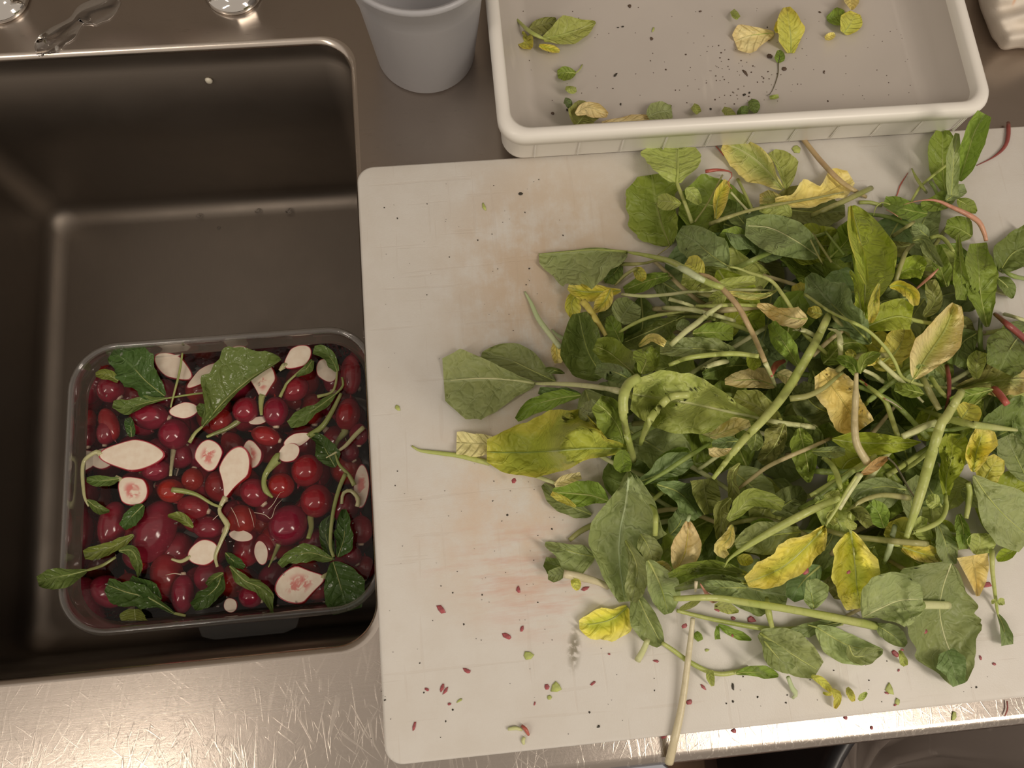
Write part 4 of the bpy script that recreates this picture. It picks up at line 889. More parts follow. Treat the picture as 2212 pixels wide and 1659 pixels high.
# ---- right centre
LEAF('E', [(780,230),(740,380),(700,600)], [10,40,60,20], [10,40,50,20], 'YG', 'yellowish sliver left of the broad bright green leaf')
STEM('E', [(330,520),(430,630),(545,770)], (38,40,38), 'ol', 'olive stem branching right of the long diagonal stem')
STEM('E', [(435,680),(330,750),(150,910)], (30,40,44), 'tan', 'tan stem branch joining the long diagonal stem')
STEM('E', [(300,655),(400,700),(420,900)], (14,50,50), 'pale', 'short upright pale stem in the right centre')
LEAF('E', [(570,1000),(520,900),(480,860)], [10,50,50,30], [10,40,40,20], 'YG', 'yellow wrinkled leaf behind the green sprout')
LEAF('E', [(620,1000),(700,960),(780,940)], [10,40,50,20], [10,40,50,20], 'Y', 'small yellow leaf under the green sprout')
STEM('E', [(620,1040),(730,1090),(840,1170)], (30,40,44), 'pale', 'short cream stem below the green sprout')
STEM('E', [(780,960),(900,1070),(1050,1200),(1200,1350)], (40,44,36,20), 'pale', 'pale stem slanting down right of the green sprout')
STEM('E', [(1190,1120),(1260,1260),(1350,1420)], (60,60,50), 'ol', 'olive stem below the cream yellow leaf')
STEM('E', [(1270,1110),(1340,1220),(1430,1310)], (44,44,40), 'yg', 'green stem right of the olive stem below the cream yellow leaf')
STEM('E', [(1420,1010),(1440,1130),(1440,1280),(1405,1420)], (44,40,34,20), 'dred', 'dark red stem below the cream yellow leaf', name='taproot', cat='root')
LEAF('E', [(1200,1270),(1050,1230),(930,1200)], [10,60,60,40], [10,60,60,30], 'g', 'green leaf left of the olive stem below the cream yellow leaf')
STEM('E', [(590,1140),(720,1230),(840,1340),(900,1500),(960,1670)], (20,40,46,48,44), 'yg', 'pale stem with a red streak in the right centre')
STEM('E', [(610,1130),(700,1220),(840,1320)], (14,16,8), 'red', 'red streak peeling from the pale stem in the right centre', name='taproot', cat='root')
STEM('E', [(840,1320),(920,1360),(1000,1415)], (10,8,5), 'root', 'fine white rootlet in the right centre', name='taproot', cat='root')
LEAF('E', [(1850,1230),(1650,1280),(1450,1330)], [10,50,60,30], [10,60,60,20], 'g', 'serrated green leaf under the wide lobed leaf')
STEM('E', [(1880,520),(2000,620),(2120,720),(2230,820)], (50,64,66,60), 'dred', 'thick dark red root at the right edge of the picture', name='taproot', cat='root')
STEM('E', [(1970,520),(2060,545),(2200,590)], (50,40,36), 'pale', 'pale stem branching from the thick dark red root')
STEM('E', [(1870,1220),(1930,1290),(1990,1370)], (70,72,60), 'red', 'stubby red root end below the wide lobed leaf', name='taproot', cat='root')
LEAF('E', [(1560,1500),(1620,1420),(1640,1360)], [20,110,110,60], [20,120,120,70], 'YG', 'yellow green leaf below the wide lobed leaf', cup=.005)
LEAF('E', [(1110,1125),(1230,920),(1390,680),(1500,420)], [15,130,170,150,100,30], [15,110,170,200,150,60], 'PYg', 'large cream yellow leaf with green heart at the right', rib=.95, sc='yg', sw=(16,16), teeth=.03, stem=[(1080,1170)], cup=.003)
LEAF('E', [(240,1060),(380,1250),(500,1430),(620,1600)], [70,150,170,160,150,130], [80,160,170,190,190,130], 'Y2', 'large golden leaf in the centre of the pile', rib=.9, sc='Y', sw=(14,14), sq=True, teeth=.05)
STEM('E', [(-60,1315),(100,1290),(250,1220),(360,1130),(440,1065)], (50,48,40,34,20), 'ol', 'olive stem lying on the large golden leaf')
LEAF('H', [(205,215),(450,245),(750,250),(1045,240)], [10,90,95,80,50,4], [10,90,110,100,70,4], 'og', 'bright green pointed leaf lying level below the golden leaf', rib=.9, sw=(10,10), sc='yg', teeth=.02, pointed=True)
# H region
LEAF('H', [(2060,620),(1960,420),(1850,180)], [20,110,140,80], [20,110,120,60], 'sg', 'dull green leaf at the right edge below the stems')
LEAF('H', [(1620,640),(1700,500),(1780,380)], [20,110,110,50], [20,120,120,60], 'YG', 'blotchy yellow green leaf near the right edge')
LEAF('H', [(1540,520),(1570,330),(1640,110)], [20,80,100,90,60], [20,90,130,150,100], 'Y', 'bright yellow curved leaf near the right edge', cup=.006, rib=.8)
LEAF('H', [(1000,1010),(950,780),(1050,570)], [20,90,100,50], [20,120,130,60], 'sg', 'sage leaf left of the long pale stem at the right')
LEAF('H', [(900,690),(700,660),(500,700),(400,780)], [20,180,170,100,30], [20,60,80,90,30], 'sg', 'sage leaf with a large dark hole right of centre', rib=.6)
LEAF('H', [(700,1050),(640,900),(560,820)], [10,110,120,60], [10,100,90,50], 'g', 'green leaf in shade right of centre')
LEAF('H', [(380,880),(480,920),(560,1040)], [10,60,60,40], [10,60,60,30], 'ol', 'small olive leaf beside the yellow leaf stalk')
LEAF('H', [(1150,1150),(1050,1050),(1080,950)], [10,70,80,40], [10,60,60,30], 'lg', 'small pale leaf at the elbow stem')
for pts, w, sc, lab in [
 ([(0,745),(150,660),(300,575),(450,480),(620,365)], (30,44,46,46,36), 'yg', 'upper of the parallel stems slanting up right of centre'),
 ([(720,560),(860,470),(1000,370),(1150,270)], (44,48,46,40), 'yg', 'middle of the parallel stems slanting up right of centre'),
 ([(850,530),(1000,430),(1140,310)], (36,40,40), 'yg', 'lower of the parallel stems slanting up right of centre'),
 ([(880,185),(1030,110),(1190,50)], (50,56,56), 'pale', 'short ribbed stem at the right below the golden leaf'),
 ([(-100,870),(60,780),(250,640),(420,500)], (40,50,50,40), 'gr', 'shaded green stem under the parallel stems')]:
    STEM('H', pts, w, sc, lab)
STEM('H', [(115,380),(190,440),(250,540),(290,690)], (44,50,50,44), 'yg', 'short curved green stem end right of centre')
LEAF('H', [(20,330),(150,330),(330,320)], [10,40,50,20], [10,50,60,40], 'sg', 'small veined leaf left of the short curved stem')
LEAF('H', [(480,545),(560,490),(650,430),(740,385)], [10,30,44,40,10], [10,44,50,40,10], 'BR', 'dry brown leaf right of centre', rib=0, ruf=.004, cup=.004)
STEM('H', [(735,390),(800,450),(860,550),(920,660),(985,760)], (20,18,22,18,14), 'dk', 'thin dark withered stalk hanging right of centre')
STEM('H', [(265,870),(330,760),(400,650),(470,545)], (50,52,54,54), 'pale', 'pale split stem above the large yellow leaf')
LEAF('H', [(130,750),(200,740),(280,720)], [10,30,36,30], [10,30,30,30], 'lg', 'tiny square mint scrap beside the short curved stem', rib=0, sq=True)
LEAF('H', [(250,870),(200,950),(230,1020)], [10,60,60,30], [10,50,50,20], 'lg', 'bright green leaflet at the neck of the large yellow leaf')
# thick stem G3 and yellow leaves
LEAF('H', [(870,1230),(1050,1290),(1235,1340)], [20,80,90,60], [20,60,70,50], 'Y', 'yellow leaf edge in the lower right of the pile')
LEAF('H', [(600,1230),(560,1330),(620,1400)], [10,70,70,40], [10,70,70,40], 'sg', 'shaded sage leaf right of the yellow hanging leaf')
STEM('H', [(800,1030),(775,1130)], (44,46), 'mint', 'short mint stem piece above the level olive stem')
STEM('H', [(765,1195),(735,1290),(700,1375)], (54,52,44), 'mint', 'mint stem piece below the level olive stem')
STEM('H', [(130,1060),(350,1122),(700,1165),(1100,1200)], (40,50,52,50), 'ol', 'level olive stem in the lower right of the pile')
LEAF('H', [(1190,990),(1260,1150),(1330,1400)], [20,90,100,50], [20,60,90,60], 'sg', 'sage leaf right of the elbow stem')
LEAF('H', [(1400,920),(1440,1050),(1460,1250)], [20,50,60,30], [20,70,80,50], 'g', 'narrow green rolled leaf right of the elbow stem', cup=.006)
LEAF('H', [(1560,1300),(1600,1200),(1600,1100)], [20,120,130,60], [20,120,130,60], 'lg', 'pale green leaf above the yellow square leaf at the right')
LEAF('a', [(2100,1200),(2106,1238),(2112,1288)], [32,30,22,4], [32,22,12,3], 'Y2', 'yellow square cut leaf at the lower right', rib=0, sq=True, teeth=.02)
LEAF('H', [(1950,1240),(1850,1300),(1760,1350)], [20,60,50,20], [20,60,60,20], 'og', 'green leaf edge at the right over the bare board')
LEAF('H', [(1540,560),(1680,760),(1850,950),(2080,1150)], [10,140,270,300,220], [10,90,190,240,160], 'sgl', 'very large sage leaf at the right edge with bold veins', rib=.97, sc='yg', sw=(20,20), teeth=.02)
STEM('H', [(1490,620),(1505,750),(1470,960)], (50,54,40), 'yg', 'green stem left of the very large sage leaf')
LEAF('H', [(1275,740),(1290,560),(1330,400),(1340,160)], [20,60,100,110,60], [40,60,150,160,110], 'og', 'bright green twisted leaf right of the long pale stem', stem=[(1282,860),(1230,975),(1100,1050),(940,1100)], sw=(44,46,44,40), sc='yg', ruf=.005, cup=.005, teeth=.1)
LEAF('H', [(1220,830),(1160,800),(1100,770)], [10,60,60,20], [10,70,70,30], 'lg', 'small cream green leaf beside the elbow stem', rib=0)
LEAF('E', [(570,1110),(540,1000),(470,960),(385,930)], [5,60,70,50,20], [5,40,50,50,20], 'g', 'left leaf of the green sprout in the right centre', cup=.006, rib=.8)
LEAF('E', [(600,1080),(640,960),(720,910),(795,890)], [5,40,50,40,10], [5,40,60,50,10], 'g', 'right leaf of the green sprout in the right centre', cup=.006, rib=.8)
STEM('a', [(1850,806),(1848,858),(1846,923),(1852,962),(1874,1000)], (7,12,13,14,16), 'tan', 'long tan green stem of the sprout hanging down')
LEAF('G', [(1885,1035),(1700,1230),(1480,1420),(1150,1570)], [15,140,130,160,150,110,40], [15,60,150,170,130,120,60], 'Y', 'large bright yellow leaf at the bottom centre', rib=.95, sc='yg', sw=(26,26), ribw=24, teeth=.07, ruf=.004, stem=[(1980,890),(2080,720),(2183,560)])
LEAF('a', [(1837,1148),(1845,1200),(1850,1260),(1858,1314)], [5,26,46,46,40,22], [5,42,42,46,44,28], 'Y', 'yellow leaf with a brown tinged tip hanging right of the large yellow leaf', rib=.8, sc='yg', sw=(9,9), teeth=.06, ruf=.004, stem=[(1835,1110)])
LEAF('H', [(350,950),(380,1020),(440,1040)], [10,30,40,20], [10,40,40,20], 'lg', 'pale curl at the neck of the yellow hanging leaf', rib=0, cup=.004)
STEM('H', [(340,890),(420,840),(520,780),(690,740),(930,765)], (20,36,38,46,56), 'ol', 'jointed stem ending in a tan stub right of centre')
STEM('G', [(935,1425),(1010,1320),(1300,1130),(1700,910),(2005,775)], (8,48,62,64,54), 'yg', 'thick straight green stem above the large yellow leaf', lift=.004)
STEM('a', [(1792,676),(1775,712),(1753,755),(1698,846),(1650,905),(1602,955),(1540,1034)], (14,16,17,16,14,12,7), 'yg', 'long diagonal green stem across the middle of the pile', lift=.004)
STEM('E', [(1140,1400),(1280,1450),(1450,1510),(1700,1565),(2080,1610)], (30,60,66,60,30), 'yg', 'long stem running off to the right below the cream yellow leaf', lift=.003)
STEM('E', [(1000,1670),(1150,1610),(1310,1530)], (44,50,40), 'pale', 'cream green stem left of the long pale stem')
STEM('a', [(2077,846),(2045,899),(2032,918),(2009,992),(1986,1072),(1958,1160)], (15,17,19,19,17,10), 'yg', 'long pale green stem standing out at the right', lift=.006)
# ------------------------------------------------------------------ bottom
STEM('a', [(1463,1319),(1532,1336),(1615,1352),(1684,1360),(1750,1356),(1819,1344)], (8,9,10,12,13,13), 'yg', 'lower of the two long stems along the bottom of the pile')
LEAF('J', [(440,520),(200,560),(20,600)], [10,40,60,20], [10,40,40,20], 'sg', 'sage leaf between the two bottom stems')
LEAF('J', [(700,540),(820,620),(930,700)], [10,60,70,60,20], [10,60,60,50,20], 'sg', 'sage leaf end under the large oval leaf')
LEAF('J', [(230,560),(450,690),(600,730),(750,745)], [20,80,90,60,10], [20,120,140,120,20], 'sgl', 'broad sage leaf at the bottom edge of the pile', rib=.9, teeth=.02, stem=[(160,540)])
LEAF('J', [(480,700),(540,790),(740,745)], [10,50,60,10], [10,60,70,10], 'sg', 'sage lobe with a dark speck at the bottom edge')
LEAF('a', [(1640,1368),(1690,1400),(1730,1425),(1768,1448)], [10,36,46,38,20], [6,26,38,36,20], 'sgl', 'rounded sage leaf at the bottom left of the pile edge', rib=.95, teeth=.02)
LEAF('a', [(1650,1385),(1680,1420),(1710,1448)], [4,20,24,10], [4,20,24,10], 'sg', 'lower sage lobe at the bottom left of the pile edge')
STEM('I', [(830,680),(920,740),(1030,820),(1180,900),(1300,925),(1420,905),(1520,880)], (30,34,36,36,34,36,30), 'yg', 'thin green stem curving along the bottom over the board')
LEAF('I', [(1410,920),(1550,910),(1740,940)], [10,50,60,10], [10,30,40,10], 'g', 'small ragged leaf on the thin curving bottom stem')
LEAF('I', [(1200,900),(1210,960),(1225,1020)], [30,30,14], [20,30,8], 'lg', 'tiny hooked leaflet under the thin curving bottom stem', rib=0)
STEM('I', [(1815,950),(1850,1040),(1880,1080),(1850,1115)], (30,34,40,20), 'mint', 'short hooked mint stem below the bottom edge of the pile')
LEAF('I', [(1270,540),(1380,600),(1530,660)], [10,30,40,4], [6,30,40,4], 'g', 'torn green leaf piece under the lower bottom stem', rib=0)
LEAF('I', [(1265,550),(1262,610),(1265,655)], [12,22,24], [10,20,20], 'g', 'narrow green scrap hanging from the lower bottom stem', rib=0, sq=True)
LEAF('I', [(1090,600),(1115,635),(1130,665)], [20,30,24], [20,30,20], 'g', 'small green square scrap right of the tan bottom stem', rib=0, sq=True)
LEAF('I', [(1240,400),(1330,410),(1430,440)], [20,50,40,10], [20,30,36,6], 'lg', 'pale leaf scrap between the two bottom stems', rib=0)
LEAF('I', [(970,420),(1060,390),(1130,350)], [10,30,30,8], [10,20,20,6], 'lg', 'thin pale leaf scrap left of the pink tipped stem', rib=0)
STEM('I', [(1130,220),(1180,300),(1230,345),(1290,340)], (8,20,56,20), 'pink', 'pinkish root tip between the two bottom stems', name='taproot', cat='root')
STEM('I', [(1650,330),(1660,430),(1690,560)], (34,50,34), 'yg', 'short torn green stem between the two bottom stems')
STEM('a', [(1455,1293),(1540,1291),(1615,1302),(1700,1315),(1783,1330),(1891,1352)], (10,12,14,15,17,18), 'yg', 'upper of the two long stems along the bottom of the pile')
LEAF('J', [(1280,60),(1215,250),(1190,430),(1225,620),(1290,800),(1345,1000)], [10,180,300,270,250,170,60], [10,300,230,250,270,150,60], 'sg', 'very large green leaf at the lower right corner of the pile', rib=.95, sc='pale', sw=(12,12), teeth=.07, cup=.004)
STEM('J', [(900,395),(1060,385),(1262,388)], (60,62,60), 'pale', 'pale cut stem end sticking out at the lower right')
LEAF('J', [(1245,745),(1280,830),(1345,1010)], [60,100,80,50], [60,110,70,50], 'bg', 'blue grey turned up tip of the very large lower right leaf', rib=0, fold=.003)
STEM('J', [(700,470),(900,420),(1060,385)], (30,50,60), 'gr', 'hidden part of the pale cut stem under the large oval leaf')
LEAF('J', [(590,480),(730,410),(880,350),(1062,340)], [10,190,235,220,180,80], [10,50,130,210,190,90], 'sgl', 'large oval sage leaf with curved veins at the bottom right', rib=.9, sc='pale', sw=(16,16), teeth=.02)
LEAF('J', [(210,415),(190,300),(170,190)], [20,60,40,20], [20,120,130,60], 'sgl', 'small sage leaf below the large yellow leaf', teeth=.04)
STEM('I', [(1098,200),(1093,275)], (24,22), 'cream', 'short upper piece of tan stem under the leaves at the bottom')
STEM('I', [(1072,490),(1055,650),(1030,850),(1005,1050),(975,1230),(930,1430),(885,1620)], (34,42,46,50,54,60,66), 'cream', 'long straight tan stem hanging over the front edge of the board')
STEM('I', [(720,655),(690,730),(640,820)], (40,44,50), 'pale', 'short lime stem stub at the bottom left of the pile')
LEAF('J', [(1645,460),(1690,560),(1715,700)], [10,40,60,50], [6,20,30,40], 'bg', 'thin narrow leaf lying on the board at the far right', stem=[(1625,300),(1605,120),(1600,-40)], sw=(22,28,34,40), sc='yg')
LEAF('J', [(1650,380),(1670,365),(1700,360)], [10,30,20], [10,30,20], 'lg', 'tiny round leaflet on the thin narrow leaf stem', rib=0)
LEAF('J', [(1630,350),(1610,355),(1605,380)], [6,14,8], [6,14,8], 'lg', 'tiny leaflet on the left of the thin narrow leaf stem', rib=0)
# ------------------------------------------------------------------ clear food container in the sink
CX0, CX1, CY0, CY1, CZ = -.350, -.0815, -.0185, .2335, -.080
M_clear = plastic_clear('clear_plastic', (.93, .93, .92), .35, .05); M_lip = plastic_clear('clear_plastic_lip', (.86, .86, .86), .35, .10, .06, (.42, .40, .38))
M_faint = plastic_clear('clear_plastic_thin', (.98, .98, .97), .04, .2, base=.015)
ce = empty('clear_food_container', (-.215, .107, SZ+.0008)); tag(ce, 'clear square plastic food container full of radishes in water standing in the sink', 'container')
def cr(g, z, r=.040): return rrect(CX0+g, CX1-g, CY0+g, CY1-g, max(.012, r-g), z, 10)
v, f = loft([cr(.028, SZ+.0010, .05), cr(.022, SZ+.002, .05), cr(.018, SZ+.010, .05), cr(.009, -.12, .046), cr(.007, -.100, .045), cr(.0045, -.098, .044), cr(.0035, CZ-.004, .044)], cap0=True)
mesh('container_wall', v, f, M_clear, parent=ce)
L = []
for a in range(0, 361, 45):
    t = math.radians(a); L.append(cr(.0032-.0032*math.cos(t), CZ-.003+.003*math.sin(t), .042))
v, f = loft(L); mesh('rim', v, f, M_lip, parent=ce)
h0 = un(425, 1361, -.094); h1 = un(650, 1361, -.094)
hp = [(h0[0], CY0+.0035), (h0[0]+.004, CY0-.008), (h0[0]+.014, CY0-.0115), (h1[0]-.014, CY0-.0115), (h1[0]-.004, CY0-.008), (h1[0], CY0+.0035)]
v, f = loft([[(a, b, -.096) for a, b in hp], [(a, b, -.094) for a, b in hp]], cap0=True, cap1=True); mesh('handle', v, f, M_faint, parent=ce, smooth=False)
for i in range(9):
    y = .185-i*.011; v, f = box(CX0+.0115, CX0+.0125, y-.0003, y+.0003, -.130-.001*i, -.127-.001*i+(.004 if i % 3 == 0 else 0), .0001); mesh('scale_mark', v, f, M_lip, parent=ce)
v, f = box(CX0+.009, CX0+.010, .060, .155, -.1215, -.1205, .0001)
WZ = -.0985
# ------------------------------------------------------------------ radish materials
def redskin():
    m, nt, out = newmat('radish_skin'); n = N(nt); oc = n.coord(); oi = nt.nodes.new('ShaderNodeObjectInfo')
    f = n.ramp(n.noise(oc, 60., 4., .6), .3, .75)
    c = n.mix(f, (.24, .010, .022), (.36, .022, .042))
    st = n.ramp(n.noise(n.mapping(oc, (1, 9, 9)), 60., 2.), .60, .72)
    c = n.mix(n.math('MULTIPLY', st, .22), c, (.62, .16, .17))
    hs = nt.nodes.new('ShaderNodeHueSaturation'); n.l(c, hs.inputs['Color']); n.l(n.math('MULTIPLY_ADD', oi.outputs['Random'], .024, .49), hs.inputs['Hue']); n.l(n.math('MULTIPLY_ADD', oi.outputs['Random'], .45, .72), hs.inputs['Value'])
    n.out(n.pr(hs.outputs[0], .14, normal=n.bump(n.noise(oc, 130., 2.), .08, .001), spec=.6), out); return m
def flesh(name, pink):
    m, nt, out = newmat(name); n = N(nt); oc = n.coord(); uv = nt.nodes.new('ShaderNodeUVMap').outputs[0]
    g = nt.nodes.new('ShaderNodeVectorMath'); g.operation = 'DISTANCE'; n.l(uv, g.inputs[0]); g.inputs[1].default_value = (.5, .5, 0)
    r = g.outputs['Value']
    c = n.mix(n.ramp(n.noise(oc, 150., 3.), .3, .7), (.86, .77, .64), (.80, .68, .55))
    ring = n.math('MULTIPLY', n.ramp(r, .30, .38, 0., 1.), n.ramp(r, .38, .44, 1., 0.)); c = n.mix(n.math('MULTIPLY', ring, .2), c, (.80, .70, .56))
    if pink:
        oi = nt.nodes.new('ShaderNodeObjectInfo'); cb = nt.nodes.new('ShaderNodeCombineXYZ'); n.l(n.math('MULTIPLY', oi.outputs['Random'], 9.), cb.inputs[0])
        ad = nt.nodes.new('ShaderNodeVectorMath'); n.l(oc, ad.inputs[0]); n.l(cb.outputs[0], ad.inputs[1])
        k = n.math('MULTIPLY', n.ramp(n.noise(ad.outputs[0], 85., 3., .6, .5), .46, .56), n.ramp(r, .14, .36, 1., 0.))
        c = n.mix(n.math('MULTIPLY', k, pink), c, (.62, .10, .10))
    c = n.mix(n.math('MULTIPLY', n.ramp(r, .465, .48), .95), c, (.40, .02, .05))
    n.out(n.pr(c, .3, normal=n.bump(n.noise(oc, 300., 2.), .12, .0006), spec=.5, Subsurface_Weight=0.), out); return m
M_skin = redskin(); M_fl = flesh('radish_flesh', 0); M_flp = flesh('radish_flesh_pink_heart', .8); M_white = simple('radish_white_end', (.66, .52, .38), .3, nz=.12)
M_drop = plastic_clear('drop_water', (.95, .95, .95), .6, .02)
PL = []
def put_z(cx_, cy_, r, ztop, zmin=SZ+.03):
    """sink a radish along its line of sight until it does not touch the ones above"""
    z = ztop-r
    while z > zmin:
        p = un(cx_, cy_, z); rr = r
        if all(np.linalg.norm(p-q) > (rr+s)*.93 for q, s in PL): break
        z -= .0015
    z = max(z, zmin); p = un(cx_, cy_, z)
    m = .0105+rr*1.05
    p[0] = min(max(p[0], CX0+m), CX1-m); p[1] = min(max(p[1], CY0+m), CY1-m)
    PL.append((p, r)); return p
def frame(c, cx_, cy_, ang, z):
    ox, oy, s = CR[c]; X, Y = ox+cx_*s, oy+cy_*s; a = math.radians(ang)
    p0 = un(X, Y, z); p1 = un(X+10*math.cos(a), Y+10*math.sin(a), z); d = (p1-p0); d /= np.linalg.norm(d)
    return X, Y, s, d, np.cross([0, 0, 1.], d)
def prof(t, n1=.5, tailk=.16):
    """radius along the axis t -1 (root tip) .. 1 (stem end)"""
    r = np.sqrt(np.clip(1-t**2, 0, 1))
    return r*(1-.10*np.clip(-t, 0, 1)**2)
def WR(c, cx_, cy_, ln, wd, ang, label, top=0., tilt=0., stub=True, tail=None, stem=None, sw=(40, 20), root='root', stc='wet'):
    """whole radish: centre, length, width in crop px, ang = direction of the leaf end in the photo"""
    X, Y, s, d, sd = frame(c, cx_, cy_, ang, WZ)
    k = mmpx(WZ); a = ln*s*k/2; b = wd*s*k/2
    P = put_z(X, Y, (a+b)/2*.96, WZ+top)
    tl = math.radians(tilt); ax = d*math.cos(tl)+np.array([0, 0, math.sin(tl)]); up = np.cross(ax, -sd); up = np.cross(sd, ax) if up[2] < 0 else up
    side = np.cross(up, ax)
    th = np.arange(22)*2*math.pi/22; L = []
    tt = -np.cos(np.linspace(0.05, math.pi-.05, 18))
    rs = np.random.RandomState(int(cx_+cy_)); bumpy = 1+.02*np.sin(th*2+rs.rand()*6)+.015*np.sin(th*3+rs.rand()*6)
    for t in tt:
        r = prof(np.array([t]))[0]*b; L.append(P+ax*a*t+(np.cos(th)*bumpy*r)[:, None]*side+(np.sin(th)*bumpy*r)[:, None]*up)
    v, f = loft(L, cap0=True, cap1=True)
    e = empty('radish', P); tag(e, label, 'radish'); mesh('root_bulb', v, f, M_skin, parent=e)
    # tap root
    q0 = P-ax*a*.97
    if tail is not None:
        T2 = px(c, tail); zt = np.linspace(q0[2], max(min(WZ+.0015, q0[2]+.006), q0[2]), len(T2)); pts = np.vstack([q0[None], un(T2[:, 0], T2[:, 1], zt)])
        pts = spline(pts, 16); v, f = tube(pts, np.r_[b*.16, np.linspace(b*.10, .0004, 15)], 7, 1.); mesh('tap_root', v, f, SM[root], parent=e)
    else:
        pts = spline([q0+ax*a*.06, q0-ax*a*.10, q0-ax*a*.26+side*a*.05], 8); v, f = tube(pts, np.array([.30, .20, .13, .09, .07, .05, .04, .02])*b, 8, 1.); mesh('tap_root', v, f, M_skin, parent=e)
    q1 = P+ax*a*.95
    if stem is not None:
        T2 = px(c, stem); zt = np.linspace(q1[2], WZ+.0012, len(T2)); pts = spline(np.vstack([q1[None], un(T2[:, 0], T2[:, 1], zt)]), 22)
        w = np.interp(np.linspace(0, 1, 22), np.linspace(0, 1, len(sw)), sw)*s*k/2; v, f = tube(pts, w, 8, .8); mesh('stem', v, f, SM[stc], parent=e)
    elif stub:
        v, f = tube(spline([q1-ax*a*.05, q1+ax*a*.08, q1+ax*a*.16], 6), np.array([.36, .30, .26, .25, .24, .20])*b, 9, .9); mesh('stem_stub', v, f, M_white, parent=e)
    return e
def HR(c, cx_, cy_, ln, wd, ang, label, top=.0, pink=0, roll=0., neck=.28, tip=.15, stem=None, sw=(40, 20), stc='wetp', depth=.8):
    """radish cut in half lengthwise, cut face up; ang = direction of the narrow stem end"""
    X, Y, s, d, sd = frame(c, cx_, cy_, ang, WZ)
    k = mmpx(WZ); a = ln*s*k/2; b = wd*s*k/2
    z0 = WZ+top
    if top < -.004: 
        PP = put_z(X, Y, b*.8, WZ+top); P = PP.copy(); P[2] += b*.3
    else:
        P = un(X, Y, z0); PL.append((P-[0, 0, b*.45], b*.72))
    rl = math.radians(roll); up = np.array([0, 0, 1.])*math.cos(rl)+sd*math.sin(rl); side = np.cross(up, d)
    tt = -np.cos(np.linspace(.04, math.pi-.04, 26))
    def rad(t):
        r = math.sqrt(max(0, 1-t*t))
        if t > 0: r *= 1-neck*t**1.2-.25*neck*math.sin(min(1, t)*math.pi)
        if t < 0: r *= 1-tip*abs(t)**2
        return r*b
    R_ = np.array([rad(t) for t in tt]); R_ = R_/max(R_)*b
    L = []
    ph_ = math.asin(.36); th = np.linspace(math.pi-ph_, 2*math.pi+ph_, 17)
    for t, r in zip(tt, R_): L.append(P+d*a*t+(np.cos(th)*r)[:, None]*side+((np.sin(th)-.36)*r*depth)[:, None]*up)
    v, f = loft(L, close=False)
    e = empty('halved_radish', P-[0, 0, b*.5]); tag(e, label, 'halved radish'); mesh('skin', v, f, M_skin, parent=e)
    xs_ = np.linspace(-1, 1, 11); L = []; uv = []
    for t, r in zip(tt, R_):
        L.append(P+d*a*t+(xs_*r*.933)[:, None]*side+(.0003*(1-xs_**2))[:, None]*up)
        rr = math.sqrt(max(0, 1-t*t)); uv.append(np.stack([.5+.5*t+0*xs_, .5+.5*xs_*max(rr, .05)], -1))
    v, f = loft(L, close=False); mesh('cut_face', v, f, M_flp if pink else M_fl, parent=e, uv=np.concatenate(uv))
    if stem is not None:
        q1 = P+d*a*.93-[0, 0, b*.06]
        T2 = px(c, stem); zt = np.linspace(q1[2], max(WZ+.0012, q1[2]-.004), len(T2)); pts = spline(np.vstack([q1[None], un(T2[:, 0], T2[:, 1], zt)]), 22)
        w = np.interp(np.linspace(0, 1, 22), np.linspace(0, 1, len(sw)), sw)*s*k/2; v, f = tube(pts, w, 8, .8); mesh('stem', v, f, SM[stc], parent=e)
    return e
# ---- cut halves lying at the surface
HR('P', 900, 1380, 660, 340, 180, 'largest halved radish, lying cut side up at the left of the container', stem=[(540,1345),(450,1390),(395,1450),(380,1560),(388,1700),(405,1830),(450,1920)], sw=(60,45,40,38,36,30,24), top=.003, neck=.30, tip=.35)
HR('Q', 262, 1560, 540, 325, 108, 'large halved radish with a long pointed neck in the middle of the container', stem=[(115,1960),(165,2060),(200,2130),(130,2300),(75,2450),(95,2560)], sw=(60,36,60,44,36,30), top=.004, neck=.75, tip=.02)
HR('T', 950, 1055, 440, 345, -14, 'large halved radish with pink streaks at the lower right of the container', pink=1, top=.003, neck=.55, stem=[(1180,985),(1215,955)], sw=(60,30))
HR('P', 1712, 1385, 330, 300, 82, 'round halved radish with a pink heart just left of the long necked one', pink=1, top=.002, neck=.3)
HR('S', 985, 170, 300, 275, -138, 'round halved radish with a pink spot at the left of the container', pink=1, top=.002, neck=.3, stem=[(860,60),(830,40)], sw=(50,30))
HR('Q', 940, 350, 330, 250, 142, 'cream halved radish at the top of the container right of the curled leaf', top=.002, neck=.3, stem=[(800,440),(750,490)], sw=(80,30))
HR('Q', 575, 590, 400, 275, 92, 'halved radish with pink marks under the tip of the curled leaf', pink=1, top=-.001, neck=.55, stem=[(565,760),(555,850),(560,960)], sw=(80,50,30), stc='wet')
HR('T', 38, 758, 270, 240, 165, 'small round white halved radish above the lowest whole radishes', top=.001, neck=.15, stem=[(-90,800),(-170,840),(-260,820)], sw=(40,34,20))
HR('P', 1450, 910, 300, 185, 175, 'small oval halved radish beside the shiny oval whole radish', top=.0, neck=.2)
HR('Q', 850, 1355, 230, 205, 150, 'halved radish whose neck bends down left in the centre', top=.001, neck=.1, stem=[(740,1410),(660,1500),(600,1590),(585,1680),(610,1760),(680,1830)], sw=(130,90,60,50,60,20), stc='wet')
HR('Q', 450, 1370, 300, 240, -100, 'pinkish halved radish between the two round cut faces', pink=1, top=-.003, neck=.3, roll=8)
HR('P', 1650, 545, 400, 185, 143, 'long halved radish under the left edge of the curled leaf', top=-.0005, neck=.35, roll=-12)
HR('Q', 270, 330, 300, 200, 150, 'halved radish showing above the curled leaf', top=-.002, neck=.2)
